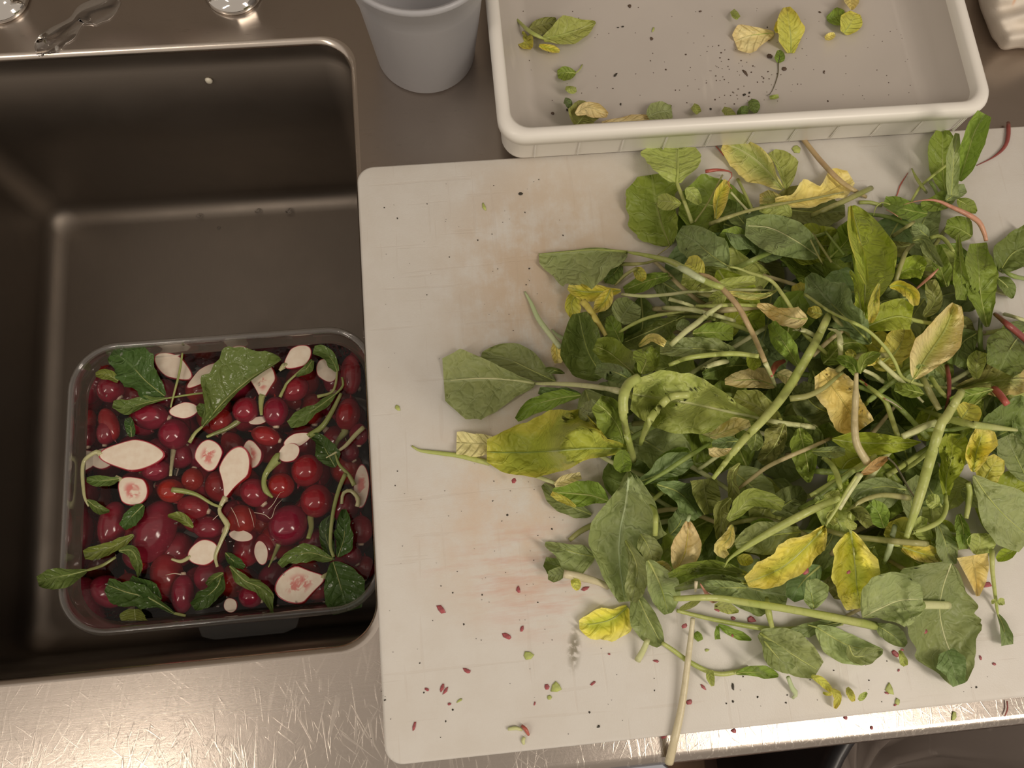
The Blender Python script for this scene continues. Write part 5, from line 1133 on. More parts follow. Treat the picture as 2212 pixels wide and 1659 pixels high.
HR('P', 1340, 450, 470, 260, 32, 'large dull cream halved radish sunk below the water at the upper left', top=-.004, neck=.3)
HR('P', 520, 1430, 270, 230, 180, 'dull halved radish half hidden under the largest halved radish', top=-.006, neck=.15)
HR('Q', 1250, 490, 280, 230, 60, 'halved radish under the frilly leaf at the upper right', top=-.003, neck=.2)
HR('Q', 940, 1220, 290, 150, -20, 'halved radish tilted on its side with a thick green stem', top=.001, neck=.2, roll=-25, stem=[(1060,1180),(1200,1080),(1300,930),(1400,730)], sw=(70,60,50,36), stc='wet')
HR('T', 1530, 130, 400, 150, 92, 'white halved radish with a red blotch at the right edge of the sink', pink=1, top=-.002, neck=.1)
HR('T', 590, 760, 220, 130, 80, 'white cut radish face under water near the bottom centre', top=-.005, neck=.1)
HR('T', 295, 1255, 130, 120, 60, 'small white radish end floating near the front rim', top=-.002, neck=.05)
HR('T', 400, 600, 220, 110, 10, 'pale radish offcut under the striped radish', top=-.008, neck=.1)
HR('Q', 530, 1020, 200, 90, 170, 'thin white slice between the two round radishes', top=-.005, neck=.1)
# ---- whole radishes, the topmost first
WR('P', 1095, 970, 400, 290, 8, 'shiny oval radish at the upper left of the container', top=.004)
WR('Q', 395, 905, 280, 265, 128, 'round radish with a yellow fleck and a stem running down left', top=.004, stem=[(310,1030),(200,1100),(80,1150),(-20,1190)], sw=(70,50,44,30))
WR('Q', 708, 925, 320, 270, 88, 'bright round radish with a white cut end in the upper middle', top=.005)
WR('Q', 605, 1180, 310, 205, 18, 'oval radish lying level below the bright round radish', top=.004)
WR('Q', 1045, 1545, 340, 330, -60, 'large bright round radish right of the centre', top=.004, stub=False)
WR('T', 1110, 270, 310, 300, 100, 'round radish with a green stub pointing down at the right', top=.003, stem=[(1050,420),(1058,520),(1030,625)], sw=(70,50,40))
WR('T', 845, 500, 380, 350, 118, 'large glossy round radish in the lower right middle', top=.005, stem=[(740,710),(700,800),(655,895)], sw=(50,30,10))
WR('P', 1350, 1160, 330, 310, 92, 'round radish with a pale stem below the small oval halved radish', top=.003, stem=[(1340,1330),(1325,1450),(1310,1600)], sw=(60,40,30), stc='wetp')
WR('S', 1200, 560, 580, 360, -70, 'biggest radish with cracked skin at the lower left', top=.005, stub=False)
WR('Q', 920, 690, 300, 240, -40, 'round radish beside the loose green stem at the upper right', top=.003, stub=False)
WR('Q', 890, 800, 240, 180, 60, 'pointed radish under the round one at the upper right', top=.0)
WR('Q', 1545, 530, 440, 230, 90, 'long red radish standing at the upper right corner', top=.002, stub=False)
WR('Q', 1470, 950, 350, 270, 100, 'oval radish with a forked green stem at the right', top=.003, stem=[(1440,1140),(1360,1240),(1340,1340),(1380,1480),(1450,1560)], sw=(90,50,40,34,28))
WR('T', 770, 125, 250, 240, 20, 'round radish in the centre right of the neck that bends down', top=.003, stub=False)
WR('T', 520, 190, 290, 250, 50, 'red radish right of the long necked halved radish', top=.002)
WR('P', 1160, 1545, 290, 220, -10, 'egg shaped radish below the largest halved radish', top=.003)
WR('S', 1350, 175, 250, 220, 20, 'small glossy radish under the dark curled strip of leaf', top=.003, stub=False)
WR('S', 1460, 1150, 340, 195, -88, 'small spindle shaped radish standing near the front rim', top=.004, tail=[(1455,1340),(1460,1360)])
WR('T', 490, 1240, 220, 210, 20, 'small round radish under the bright green leaf at the front', top=.003)
WR('P', 550, 700, 290, 280, 42, 'dark round radish in the upper left corner', top=-.002)
WR('P', 615, 1060, 370, 190, -110, 'narrow pointed radish at the left side', top=-.003, stub=False)
WR('P', 420, 1150, 290, 200, 100, 'dark radish touching the left wall of the container', top=-.004)
WR('S', 560, 520, 430, 250, -80, 'long dark red radish at the left wall below the middle', top=-.002, stub=False)
WR('Q', 130, 1020, 270, 240, 110, 'round radish partly under the stem of the curled leaf', top=.0)
WR('S', 1560, 330, 290, 210, 15, 'radish with a cut facet under the brown stem', top=.002)
WR('S', 1700, 520, 280, 210, 10, 'second radish with a small cut facet left of the green stem', top=.0)
WR('T', 400, 450, 290, 270, 80, 'striped radish behind the loose white root hairs', top=.0, stub=False)
WR('P', 1430, 1400, 260, 230, -60, 'shaded radish with a pale root behind the round pink hearted one', top=-.003, tail=[(1390,1520),(1370,1600)])
WR('T', 100, 980, 290, 270, 90, 'dull red radish right of the spindle shaped one', top=-.003, stub=False)
WR('S', 1310, 960, 380, 280, 80, 'dark radish below the biggest cracked one', top=-.005, stub=False)
WR('S', 700, 1130, 350, 270, 30, 'shaded round radish at the front left corner', top=-.003)
WR('S', 1390, 730, 240, 150, 130, 'narrow small radish left of the white round half', top=-.002)
WR('T', 1130, 1200, 260, 230, 160, 'radish half hidden by the fan shaped leaf', top=-.001)
WR('T', 1530, 540, 260, 220, 90, 'radish at the right wall above the fan shaped leaf', top=-.002)
WR('T', 1440, 780, 200, 180, 60, 'small shaded radish at the right wall', top=-.004)
WR('T', 1560, 900, 220, 200, 90, 'radish beside the fan shaped leaf at the right wall', top=-.003)
WR('Q', 1480, 1340, 240, 220, 60, 'dim radish under the crossing stems at the right', top=-.005)
WR('Q', 1630, 1160, 240, 200, 90, 'radish at the right wall below the forked stem', top=-.003)
WR('Q', 1280, 860, 240, 190, 100, 'small radish below the frilly leaves at the upper right', top=-.006)
WR('P', 1830, 880, 260, 240, 40, 'shaded radish under the lower half of the curled leaf', top=-.003)
WR('P', 1540, 1640, 240, 220, -80, 'radish with a short cream stub at the left centre', top=-.002)
WR('T', 590, 480, 240, 220, 60, 'dim radish under the loose white roots', top=-.005)
WR('T', 190, 130, 300, 260, 70, 'dim radish beneath the long necked halved radish', top=-.008)
WR('P', 560, 430, 240, 220, 50, 'dark radish behind the green leaf in the upper left corner', top=-.006)
WR('T', 640, 700, 260, 220, 60, 'red radish behind the submerged white cut face', top=-.004)
# ---- deeper radishes seen between the others
rr = random.Random(3)
def copy_thing(src, loc, rot, sc, label, group):
    r = src.copy(); COL.objects.link(r); r.location = loc; r.rotation_euler = rot; r.scale = sc; r['label'] = label; r['group'] = group
    for ch in list(src.children):
        c = ch.copy(); COL.objects.link(c); c.parent = r
    return r
SRC = [o for o in COL.objects if o.name.startswith('radish') and o.type == 'EMPTY' and o.get('category') == 'radish' and 'round' in o['label'] and 'stem' not in o['label'] and 'stub pointing' not in o['label'] and 'largest' not in o['label']][:6]
n_ = 0
for layer, (z, nn) in enumerate(((-.133, 7), (-.163, 7))):
    for i in range(nn):
        for j in range(nn):
            X = CX0+.034+(CX1-CX0-.068)*(i+.25*(j % 2))/(nn-1+.25); Y = CY0+.034+(CY1-CY0-.068)*j/(nn-1)
            X = min(max(X+rr.uniform(-.003, .003), CX0+.036), CX1-.036); Y = min(max(Y+rr.uniform(-.003, .003), CY0+.036), CY1-.036)
            src = SRC[n_ % len(SRC)]; n_ += 1; k_ = rr.uniform(.92, 1.12)*.0155/max(src.children[0].dimensions)*2
            copy_thing(src, (X, Y, z+rr.uniform(-.003, .003)), (rr.uniform(-.5, .5), rr.uniform(-.5, .5), rr.uniform(0, 6.28)), (k_, k_, k_), 'shadowy red radish deep under the others in the container', 'radishes deep in the water')
# ---- greens floating in the water
wf = Field(-.40, -.05, -.06, .27, WZ+.0012, .0015)
def WL(c, mid, wl, wr, col, label, top=.0015, **k):
    z = WZ+top; k.setdefault('zf', [z, z]); k.setdefault('ruf', .003); k.setdefault('teeth', .13)
    if k.get('stem') is not None: k.setdefault('szf', [z, z-.001]); k.setdefault('sc', 'wet')
    else: k.setdefault('sc', 'wet')
    return LEAF(c, mid, wl, wr, col, label, field=None, **k)
WL('P', [(1250,760),(1050,600),(880,420),(700,290)], [20,160,200,190,90], [20,120,190,190,90], 'w', 'dark green leaf under water in the upper left corner of the container', top=-.001)
WL('P', [(1290,780),(1050,830),(850,880),(700,850)], [6,20,40,60,30], [6,30,80,100,40], 'wg', 'green leaf floating below the dark corner leaf', top=.0008, stem=[(1500,745),(1740,715)], sw=(26,26,26))
WL('P', [(760,600),(640,530),(520,530)], [20,60,60,20], [20,50,50,20], 'wy', 'yellowish leaflet above the dark round radish', top=.001)
WL('P', [(900,1190),(890,1080),(860,990)], [20,60,60,30], [20,50,50,30], 'w', 'olive scrap of leaf below the shiny oval radish', top=-.002)
STEM('P', [(1435,305),(1405,500),(1350,720),(1310,880)], (26,30,28,20), 'wet', 'thin green stem upright at the upper left of the water', zf=[WZ+.002]*2, field=None)
WL('Q', [(-60,1080),(150,830),(430,585),(700,420),(768,375)], [14,110,330,350,330,240,40], [10,40,40,30,20,12,4], 'wg', 'large curled green leaf lying on top of the water at the back', top=.004, fold=.006, rib=.97, ribw=24, teeth=.09, stem=[(-140,1150),(-200,1250)], sw=(40,46,50))
WL('P', [(1740,1000),(1690,930),(1600,850)], [10,60,70,30], [10,60,50,20], 'wg', 'lower lobe of green leaf beside the small oval halved radish', top=.004)
WL('Q', [(1360,500),(1320,400),(1240,310),(1110,270)], [20,70,70,60,40], [20,50,60,60,40], 'wg', 'frilly green leaf at the upper right of the container', top=.003, stem=[(1345,620),(1300,720),(1150,765)], sw=(30,34,34,50), teeth=.12)
WL('Q', [(1100,380),(1020,490),(930,550)], [20,50,30,10], [20,50,30,10], 'wg', 'slim green leaf left of the frilly leaf in the water', top=.002, stem=[(850,600),(800,680),(755,770)], sw=(24,30,34,44))
WL('Q', [(1340,740),(1150,880),(1000,970),(850,1060)], [10,50,60,90,40], [10,50,60,60,40], 'wg', 'toothed green leaf crossing the right of the water', top=.003, teeth=.15, stem=[(1420,650),(1410,560)], sw=(30,34,30))
WL('Q', [(1340,1510),(1250,1350),(1180,1220),(1100,1180)], [10,90,100,80,30], [10,90,110,80,30], 'w', 'dark leaf sunk in the water at the right', top=-.001)
STEM('Q', [(1640,1085),(1550,1170),(1450,1280),(1350,1350),(1240,1410)], (60,60,50,34,14), 'wetp', 'pale stem crossing the dark leaf at the right', zf=[WZ+.003]*2, field=None)
STEM('Q', [(1340,1370),(1380,1480),(1480,1590),(1540,1700)], (26,40,50,60), 'wet', 'green stem running down at the right wall', zf=[WZ+.003]*2, field=None)
STEM('T', [(1380,15),(1330,130),(1280,300),(1248,500),(1240,700),(1270,800)], (50,46,44,42,40,36), 'wet', 'long green stem standing at the right leading to the fan leaf', zf=[WZ+.004]*2, field=None)
WL('T', [(1265,845),(1330,1060),(1400,1312)], [20,170,220,200,130], [20,110,150,170,130], 'w', 'broad fan shaped dark green leaf at the front right corner', top=.004, teeth=.04, ruf=.003)
WL('T', [(1310,800),(1370,600),(1365,350)], [10,60,90,70,20], [10,90,90,60,20], 'w', 'dark green leaf with wavy edge right of the long green stem', top=.003, ruf=.003)
WL('T', [(1260,820),(1050,760),(850,800),(760,880)], [10,80,90,70,30], [10,50,70,60,30], 'wg', 'drooping green leaf above the pink streaked half', top=.002, ruf=.003)
STEM('T', [(1490,325),(1500,250),(1430,175),(1360,200),(1345,300)], (50,48,44,40,30), 'wetp', 'cream curled stem at the right wall', zf=[WZ+.003]*2, field=None)
WL('T', [(290,885),(430,1020),(600,1110),(695,1330)], [10,40,60,60,6], [10,60,60,50,6], 'wg', 'bright green narrow leaf lying near the front rim', top=.005, pointed=True)
WL('T', [(215,960),(170,1080),(60,1180),(-60,1270)], [10,60,80,80,40], [10,70,60,80,40], 'w', 'dark frilly leaf at the foot of the long green stem in front', top=.002, teeth=.13, ruf=.004)
WL('T', [(250,760),(330,840),(430,900)], [10,40,50,20], [10,40,40,20], 'w', 'dark tattered leaf right of the small white half', top=.001, teeth=.12)
WL('T', [(230,950),(150,1000),(70,1060)], [10,30,30,20], [10,30,40,20], 'wg', 'small green side leaf on the stem in front', top=.003)
STEM('S', [(1360,165),(1480,180),(1600,215),(1740,300),(1830,330)], (60,56,40,34,26), 'wet', 'brown green leaf strip curling over the small glossy radish', zf=[WZ+.006, WZ+.006, WZ+.004], field=None)
WL('S', [(560,925),(420,960),(260,990),(95,1035)], [10,70,120,110,40], [10,40,60,90,50], 'wg', 'green leaf hanging over the left rim of the container', zf=[-.080, -.0755, -.077, -.086], ruf=.004, cup=.004, stem=[(700,880),(830,800)], szf=[-.080, -.095, -.099], sw=(34,36,30), teeth=.06)
WL('S', [(1090,310),(980,420),(890,520)], [20,70,80,40], [20,60,70,40], 'w', 'spotted olive leaf left of the biggest radish', top=.0)
WL('S', [(860,60),(700,80),(555,70)], [10,60,70,20], [10,40,50,20], 'wg', 'green leaf left of the pink spotted half', top=.002)
WL('S', [(560,260),(650,330),(770,370)], [10,40,40,10], [10,40,50,10], 'wg', 'small green leaf at the end of the curved stem by the left wall', top=.001)
WL('S', [(1000,590),(830,690),(680,740),(530,780)], [10,50,60,60,40], [10,50,50,60,40], 'wy', 'yellowish underwater leaf below the long dark red radish', top=-.001)
WL('S', [(860,740),(980,740),(1040,860),(1040,990)], [10,50,50,40,4], [10,60,60,50,4], 'wg', 'narrow curved leaf left of the biggest radish', top=.003, pointed=True)
WL('S', [(1380,1330),(1150,1190),(930,1130),(745,1060)], [10,40,130,150,60], [10,30,80,110,60], 'w', 'large dull leaf in the front left of the water', top=.002, stem=[(1490,1355)], sw=(36,30), rib=.95)
WL('S', [(1260,1200),(1120,1100),(970,1000)], [10,80,80,30], [10,70,60,30], 'w', 'dark leaf behind the large dull front leaf', top=.0)
WL('S', [(1010,1290),(1010,1350),(1010,1400)], [60,110,120], [60,110,120], 'wy', 'pale green leaf stub pressed against the front wall', top=.0, sq=True)
WL('T', [(1270,830),(1190,560),(1260,420)], [10,60,60,30], [10,50,60,30], 'w', 'dim leaf behind the long green stem at the right', top=-.004)
WL('S', [(1560,520),(1440,430),(1320,410)], [10,40,40,10], [10,40,50,10], 'wy', 'small olive leaf right of the biggest radish top', top=.003)
for pts in ([(300,330),(350,420),(380,520)], [(470,340),(500,430),(520,520)], [(520,380),(620,400),(680,440),(720,330),(790,250)], [(650,350),(700,300),(760,200),(800,180)], [(130,450),(190,400),(220,440)]):
    STEM('T', pts, (8,7,3), 'root', 'thin white root hair floating in the middle of the water', name='root_hair', cat='root', group='root hairs in the water', zf=[WZ+.001]*2, field=None)
STEM('S', [(1450,965),(1380,955),(1300,972)], (14,10,5), 'root', 'fine white root beside the spindle shaped radish', name='root_hair', cat='root', zf=[WZ+.001]*2, field=None)
# ---- drops of water on what sticks out, some added to make its glints
rd = np.random.RandomState(9)
for k, (x, y) in enumerate([(520,762),(536,770),(548,757),(560,775),(575,768),(590,790),(540,800),(560,830),(480,830),(500,855),(236,762),(250,756),(262,765),(230,855),(730,1240),(738,1262),(748,1280),(700,1300),(760,1317),(690,1194),(680,1222),(640,1200),(762,1130),(770,1150),(755,1110),(612,1240),(640,1300),(600,1308),(505,1180),(497,1170),(496,1206),(470,1310),(490,1290),(590,1165),(380,1130),(250,1200),(215,1208),(230,1262),(205,1210),(240,1170)]):
    z = WZ+.0045; p = un(x, y, z); rr_ = (.0006+.0008*rd.rand()); a_ = np.arange(12)*2*math.pi/12; e1, e2 = 1+rd.rand()*.8, .8
    t_ = rd.rand()*3
    L = []
    for kk, hh in ((1, -.4), (.98, .1), (.75, .55), (.4, .85), (.05, .95)):
        X_, Y_ = rr_*kk*np.cos(a_)*e1, rr_*kk*np.sin(a_)*e2; L.append(np.stack([p[0]+X_*math.cos(t_)-Y_*math.sin(t_), p[1]+X_*math.sin(t_)+Y_*math.cos(t_), p[2]+rr_*hh+0*a_], -1))
    v, f = loft(L, cap0=True, cap1=True); tag(mesh('water_drop', v, f, M_drop), 'tiny shiny water drop making a glint on the wet leaves and radishes', 'water drop', 'drops on the wet leaves and radishes')
# ---- the water itself
def cw(z, g=.0125): 
    t = (CZ-z)/(CZ-SZ); return cr(g+t*.012, z, .046)
v, f = loft([cw(SZ+.006, .012), cw(-.18, .0108), cw(WZ-.0001, .0095), cw(WZ, .0095)], cap0=True, cap1=True)
tag(mesh('water', v, f, water_mat('radish_water', 1.6), origin=(-.215, .107, SZ+.006), smooth=False), 'slightly cloudy water filling the clear container around the radishes', 'water', kind='stuff')
# ------------------------------------------------------------------ scraps in the tray
TF = Field(TX0-.01, TX1+.01, TY0-.01, .82, TFZ, .002)
def TL(c, mid, wl, wr, col, label, **k): k.setdefault('gap', .0006); return LEAF(c, mid, wl, wr, col, label, field=TF, **k)
TL('K', [(1220,230),(1190,260),(1260,330)], [20,70,60,10], [20,40,40,10], 'YG', 'crumpled yellow green leaf end at the left of the tray', rib=0, ruf=.004)
TL('K', [(1310,310),(1380,330),(1450,350)], [10,22,26,10], [10,22,26,10], 'Y', 'small yellow piece below the leaf at the left of the tray', rib=0)
TL('K', [(1240,200),(1330,170),(1430,140)], [10,50,50,20], [10,60,60,20], 'ol', 'dull folded leaf part behind the leaf at the left of the tray', rib=0)
TL('K', [(1340,265),(1460,240),(1580,200),(1695,150)], [20,80,110,70,8], [20,50,80,60,8], 'lg', 'yellow green leaf with a stem at the left of the tray', stem=[(1240,210),(1150,125)], sw=(30,34,20), pointed=True)
TL('K', [(1560,500),(1500,495),(1435,500)], [10,50,60,30], [10,30,40,20], 'g', 'small green leaf below the yellow green leaf in the tray', stem=[(1590,470),(1605,440)], sw=(12,12,8))
TL('K', [(1490,600),(1530,615),(1565,610)], [10,20,24,14], [10,20,24,14], 'lg', 'tiny curled pale scrap under the small green tray leaf', rib=0, ruf=.003)
TL('K', [(1480,690),(1505,700),(1520,740)], [24,30,24,10], [14,20,20,10], 'bg', 'pale translucent green scrap near the left wall of the tray', rib=0)
TL('K', [(1560,860),(1620,790),(1690,750)], [20,110,100,30], [20,60,80,60], 'ol', 'wilted olive leaf against the front wall of the tray', ruf=.004, gap=.001)
TL('K', [(1740,850),(1900,830),(2060,805)], [20,30,40,20], [20,40,40,20], 'PY', 'cream crinkled leaf strip along the front wall of the tray', rib=0)
TL('K', [(1560,780),(1640,730),(1780,780)], [10,40,40,10], [10,60,60,20], 'PY', 'cream fold above the wilted olive leaf', rib=0, ruf=.004)
TL('M', [(0,690),(60,660),(140,650)], [20,60,60,30], [20,50,60,40], 'sgl', 'round green leaf scrap at the front wall of the tray', rib=0)
TL('M', [(740,195),(680,200),(600,210),(510,245)], [10,50,90,90,50], [10,30,50,80,40], 'PY', 'pale yellow leaf shaped like a wing in the middle of the tray', teeth=.03)
TL('M', [(745,185),(800,150),(830,110)], [10,50,40,20], [10,30,40,20], 'Y', 'twisted neck between the two yellow leaves in the tray', rib=0)
TL('M', [(840,312),(840,230),(830,140),(815,42)], [20,60,70,60,20], [20,50,80,60,20], 'YG', 'yellow crumpled leaf right of the pale wing shaped leaf', teeth=.08, ruf=.004)
TL('M', [(1050,110),(1100,100),(1160,80)], [10,40,50,20], [10,40,50,20], 'g', 'small green leaf at the upper right of the tray', rib=0)
TL('M', [(1150,195),(1190,140),(1220,75)], [20,60,60,30], [20,60,60,30], 'YG', 'yellow green leaf overlapping the small green one in the tray', teeth=.08)
TL('M', [(1195,-30),(1200,10),(1200,58)], [50,46,8], [50,40,8], 'Y2', 'yellow triangular leaf piece at the top edge of the picture', rib=0, sq=True)
TL('M', [(1040,225),(1070,215),(1100,200)], [10,20,20,10], [10,20,20,10], 'Y2', 'tiny yellow curl below the green leaf pair in the tray', rib=0)
TL('M', [(490,65),(510,90),(530,110)], [20,26,20], [10,20,10], 'lg', 'small pale scrap left of the yellow crumpled leaf', rib=0)
TL('M', [(765,370),(775,330),(770,295)], [6,28,24,10], [6,28,24,10], 'g', 'tiny green sprout below the yellow leaves in the tray', stem=[(765,430),(745,500),(720,550),(698,562)], sw=(6,6,5,4,3), sc='dk')
TL('M', [(600,590),(620,620),(635,665)], [14,34,30,6], [14,30,30,6], 'dg', 'dark green scrap near the front wall of the tray', rib=0)
TL('M', [(530,690),(560,655),(590,630)], [10,26,26,10], [10,26,26,10], 'dg', 'blackish shred beside the dark green scrap in the tray', rib=0, ruf=.003)
TL('M', [(440,640),(470,660),(520,695)], [14,30,24,8], [14,24,20,8], 'lg', 'pale green scrap left of the dark scrap in the tray', rib=0)
TL('M', [(260,625),(280,640),(300,665)], [20,24,16], [16,20,16], 'lg', 'square green scrap at the front of the tray', rib=0, sq=True)
TL('M', [(715,575),(740,572),(768,565)], [10,14,10], [10,14,10], 'lg', 'tiny green chip below the fine rootlet in the tray', rib=0, sq=True)
def chip(x, y, w, h, ang, z, mat, name, label, cat, group=None, th=.0006, n=6, sd=0):
    rs = np.random.RandomState(int(x*7+y)); a = np.arange(n)*2*math.pi/n; r = 1+.7*(rs.rand(n)-.5); k = mmpx(z)
    c0 = un(x, y, z); t = -math.radians(ang); X = np.cos(a)*w*k/2*r; Y = np.sin(a)*h*k/2*r
    Q = np.stack([c0[0]+X*math.cos(t)-Y*math.sin(t), c0[1]+X*math.sin(t)+Y*math.cos(t), z+0*a], -1); c = Q.mean(0)
    bend = .5*k*min(w, h)*.2
    v, f = loft([Q+[0, 0, .0001], Q+[0, 0, th*.6]+np.stack([0*a, 0*a, bend*np.abs(np.sin(a))], -1)*.5, c+(Q-c)*.6+[0, 0, th]], cap0=True, cap1=True)
    o = mesh(name, v, f, mat); tag(o, label, cat, group); return o
MR = simple('red_skin_scrap', (.34, .07, .08), .4, nz=.3, nsc=300); MG = simple('green_scrap', (.42, .48, .14), .5, nz=.2, nsc=200); MDk = simple('dark_speck', (.035, .03, .02), .6); MBr = simple('brown_speck', (.10, .065, .045), .6)
for x, y, w, h, a, m in ((1115,148,10,10,0,MDk),(1107,7,8,18,-20,MDk),(1194,245,8,6,20,MBr),(1225,238,6,6,0,MDk),(1330,162,12,5,-40,MDk),(1411,65,6,14,20,MG),(1408,84,9,8,0,MBr),(1341,226,4,7,20,MDk),(1662,121,18,14,10,MBr),(1694,150,13,12,0,MBr),(1608,205,8,6,0,MDk),(1619,201,5,5,0,MDk),(1609,157,6,22,-30,MBr),(1513,25,8,4,0,MBr),(1770,27,7,5,30,MBr),(1535,709//3,6,5,0,MDk),(1780,156,4,8,20,MBr),(1360,14,8,10,20,MBr),(1335,60,6,3,0,MDk),(1345,58,6,3,-10,MDk)):
    chip(x, y, w, h, a, TFZ+.0001, m, 'debris_speck', 'small dark bit of dirt lying on the floor of the tray', 'speck', 'dirt specks in the tray', th=.0010)
# crumbs nobody could count, scattered on the tray floor and on the board
def crumbs(name, pts, z, label, mat, rs):
    parts = []
    for x, y, s in pts:
        c0 = un(x, y, z); k = s*mmpx(z)/2; a = np.arange(5)*2*math.pi/5+rs.rand()*6
        q = np.stack([c0[0]+k*np.cos(a)*(.6+rs.rand(5)*.8), c0[1]+k*np.sin(a)*(.5+rs.rand(5)), z+.0001+0*a], -1)
        parts.append(loft([q, q.mean(0)+(q-q.mean(0))*.5+[0, 0, .0005]], cap0=True, cap1=True))
    v, f = join(parts); tag(mesh(name, v, f, mat), label, 'crumbs', kind='stuff')
rs = np.random.RandomState(4)
crumbs('crumbs', [(rs.normal(1590, 90), rs.normal(170, 45), 1.5+rs.rand()**2*3.5) for _ in range(90)]+[(rs.uniform(1120, 2000), rs.uniform(10, 225), 1.+rs.rand()*1.6) for _ in range(80)], TFZ, 'scattered dark crumbs of soil on the tray floor', MBr, rs)
bp = []
while len(bp) < 170:
    x, y = rs.uniform(800, 2200), rs.uniform(380, 1600)
    if 830 < x < 1230 or (y > 1400+(2212-x)*.0 and y < 1640-(x-860)*.105-12): bp.append((x, y, 1.2+rs.rand()**3*3.5))
crumbs('crumbs', [p for p in bp if p[1] < 1640-(p[0]-860)*.105-14], BZ, 'tiny dark specks scattered over the white cutting board', MDk, rs)
# ---- red skin flecks and green chips on the board
FL = [('lower left of the board', [(953,1316,18,13,40),(1096,1374,26,12,30),(1127,1359,9,12,10),(1120,1274,8,14,-10),(1009,1450,16,9,40),(922,1489,9,5,40),(955,1484,8,22,-150),(962,1492,6,16,30),(971,1521,8,5,0),(895,1570,6,17,15),(1181,1484,12,12,0),(1155,1520,4,8,20),(1281,1476,12,5,-20),(1316,1413,5,4,0)]),
      ('bottom edge of the pile on the board', [(1264,1271,15,9,-15),(1110,1038,9,11,10),(1416,1428,12,5,10),(1489,1516,13,9,10),(1519,1484,5,16,-30),(1622,1338,20,16,-30),(1583,1336,10,9,0),(1549,1318,12,5,20),(1478,1352,16,10,0),(1582,1373,4,6,0)]),
      ('lower right of the board', [(1996,1365,18,9,0),(1934,1412,18,12,30),(1948,1403,9,5,0),(2131,1263,18,14,20),(2118,1421,4,10,0),(2147,1434,7,5,30),(1941,1448,4,6,20),(1916,1497,9,4,20),(1934,1522,7,4,-30),(1833,1236,10,6,-20),(1741,1233,10,18,40)])]
for where, L in FL:
    for x, y, w, h, a in L:
        P0 = un(x, y, BZ); z = float(pile.get(P0[0:1], P0[1:2], 1)[0])
        chip(x, y, w, h, a, max(BZ, z)+.0003, MR, 'radish_skin_fleck', 'small red radish skin fleck at the '+where, 'skin fleck', 'skin flecks at the '+where, th=.0004)
for x, y, w, h, a in ((1433,1590,11,8,0),(1585,1579,11,8,0),(1827,1551,7,8,0),(1883,1573,7,8,10)):
    chip(x, y, w, h, a, .0004, MR, 'radish_skin_fleck', 'small dark red skin fleck on the steel strip in front of the board', 'skin fleck', 'skin flecks on the steel strip')
STEM('J', [(1718,1135),(1722,1200),(1700,1255)], (10,12,8), 'dred', 'thin dark red root shred on the steel edge at the right', name='taproot', cat='root', zf=[.0018]*2, field=None)
chip(2060, 1547, 9, 16, 20, .0004, MG, 'green_chip', 'small grey green chip on the steel edge at the right', 'green chip')
for x, y, w, h, a, lab in ((1141,1416,22,18,0,'square pale green chip right of the red flecks at the lower left'),(1202,1484,22,22,30,'green chip with a red fleck beside it near the bottom of the board'),(1186,1507,10,9,0,'tiny green chip just below the larger one near the bottom of the board'),(1719,321,22,24,0,'green chip lying alone on the board below the tray'),(1046,448,7,26,-15,'thin green sliver alone on the upper left of the board'),(858,880,9,16,-20,'pale sliver near the left edge of the board'),(993,1513,12,5,-30,'thin pale green sliver at the bottom left of the board'),(1125,419,9,9,0,'tiny dark green crumb at the top of the board'),(1583,1482,6,14,10,'dark green speck below the pile at the bottom'),(1293,1569,6,7,30,'tiny dark v shaped speck near the front of the board'),(1921,1488,15,24,-10,'pale green chip with a red tip at the lower right of the board'),(1938,1516,12,12,-30,'small pale green chip below the red tipped one'),(1527,1404,9,6,0,'tiny green chip in the bare patch under the pile')):
    chip(x, y, w, h, a, BZ+.0002, MDk if 'dark' in lab else MG, 'green_chip', lab, 'green chip', th=.0006)
LEAF('J', [(190,940),(280,990),(350,1060)], [10,30,24,16], [10,26,30,20], 'YG', 'curved lime green shred below the bottom edge of the pile', rib=0, ruf=.002)
LEAF('J', [(350,1050),(400,1110),(375,1195)], [20,36,36,10], [20,30,26,10], 'YG', 'ragged lime green shred joined below the curved one', rib=0, ruf=.002, teeth=.2)
LEAF('J', [(280,1070),(310,1080),(350,1085)], [8,14,10], [8,14,10], 'YG', 'tiny lime shred left of the ragged lime green shred', rib=0)
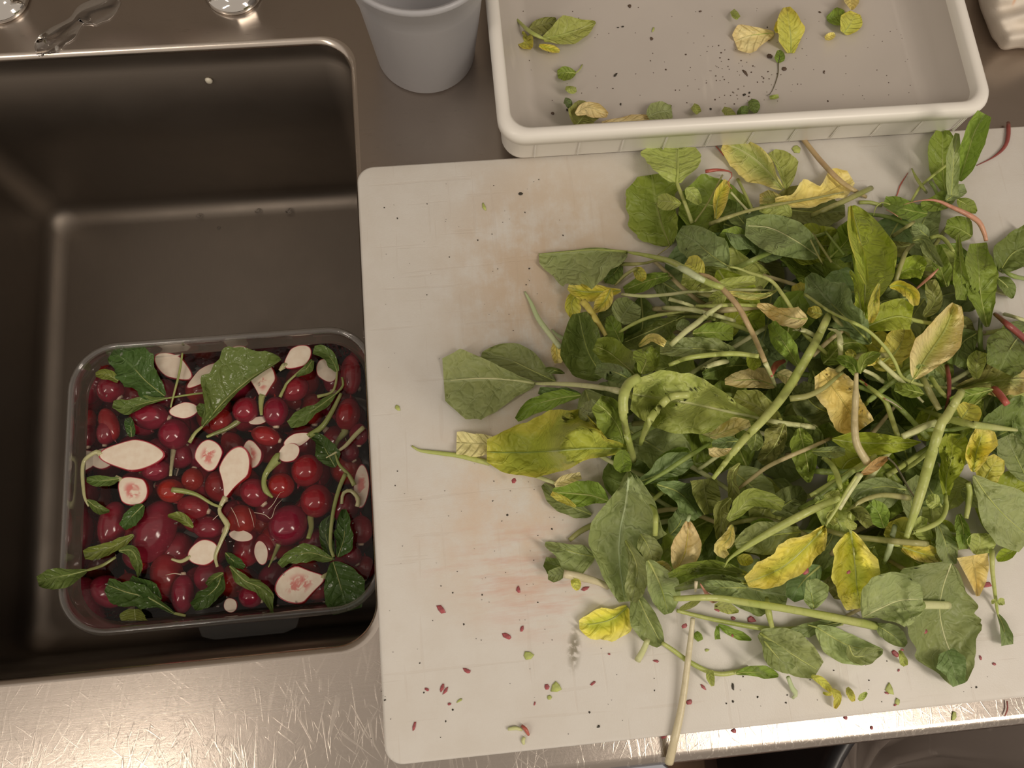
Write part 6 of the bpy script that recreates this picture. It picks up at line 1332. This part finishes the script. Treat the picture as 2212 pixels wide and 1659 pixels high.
LEAF('J', [(470,1030),(500,1080),(520,1140)], [10,26,26,12], [10,36,30,12], 'YG', 'lime green shred to the right of the ragged shred', rib=0)
LEAF('J', [(560,1130),(590,1100),(625,1070)], [10,24,20,8], [10,24,20,8], 'lg', 'pale green shred with a red dot right of the lime green shred', rib=0)
LEAF('J', [(880,740),(900,790),(930,860)], [10,36,30,14], [10,30,30,20], 'lg', 'pale yellowish shred beside the pink fleck at the pile edge', rib=0, teeth=.2)
sc = [px('a', p) for p in ([(1097,1575),(1115,1573),(1128,1577)], [(1128,1568),(1136,1576),(1142,1588)], [(1133,1592),(1130,1600),(1132,1608)])]
for p, c_, lab in zip(sc, ('pale', 'red', 'pale'), ('pale arm of the forked stem scrap at the front of the board', 'red arm of the forked stem scrap at the front of the board', 'short green arm of the forked stem scrap at the front of the board')):
    STEM('a', p, (6,8,5), c_, lab, name='stem_scrap', cat='scrap')
# ------------------------------------------------------------------ light
def area(name, loc, tgt, sx, sy, e, col):
    d = bpy.data.lights.new(name, 'AREA'); d.shape = 'RECTANGLE'; d.size = sx; d.size_y = sy; d.energy = e; d.color = col
    o = bpy.data.objects.new(name, d); COL.objects.link(o); o.location = loc
    o.rotation_euler = (Vector(tgt)-Vector(loc)).to_track_quat('-Z', 'Y').to_euler(); return o
area('ceiling_lamp', (-1.42, -.75, 1.75), (-.1, .1, 0), .12, 1.3, 9, (1., .875, .735))
area('ceiling_lamp', (1.15, -.85, 1.75), (.2, .1, 0), .32, 1.3, 21, (1., .875, .735))
area('ceiling_lamp', (.1, 1.3, 2.1), (.1, .1, 0), 1.3, .3, 7, (1., .875, .735))
w = bpy.data.worlds.new('kitchen_ambience'); scene.world = w; w.use_nodes = True
w.node_tree.nodes['Background'].inputs[0].default_value = (1., .86, .72, 1); w.node_tree.nodes['Background'].inputs[1].default_value = .48
scene.view_settings.view_transform = 'Standard'; scene.view_settings.look = 'None'; scene.view_settings.exposure = 0.; scene.view_settings.gamma = 1.
scene.cycles.transparent_max_bounces = 16
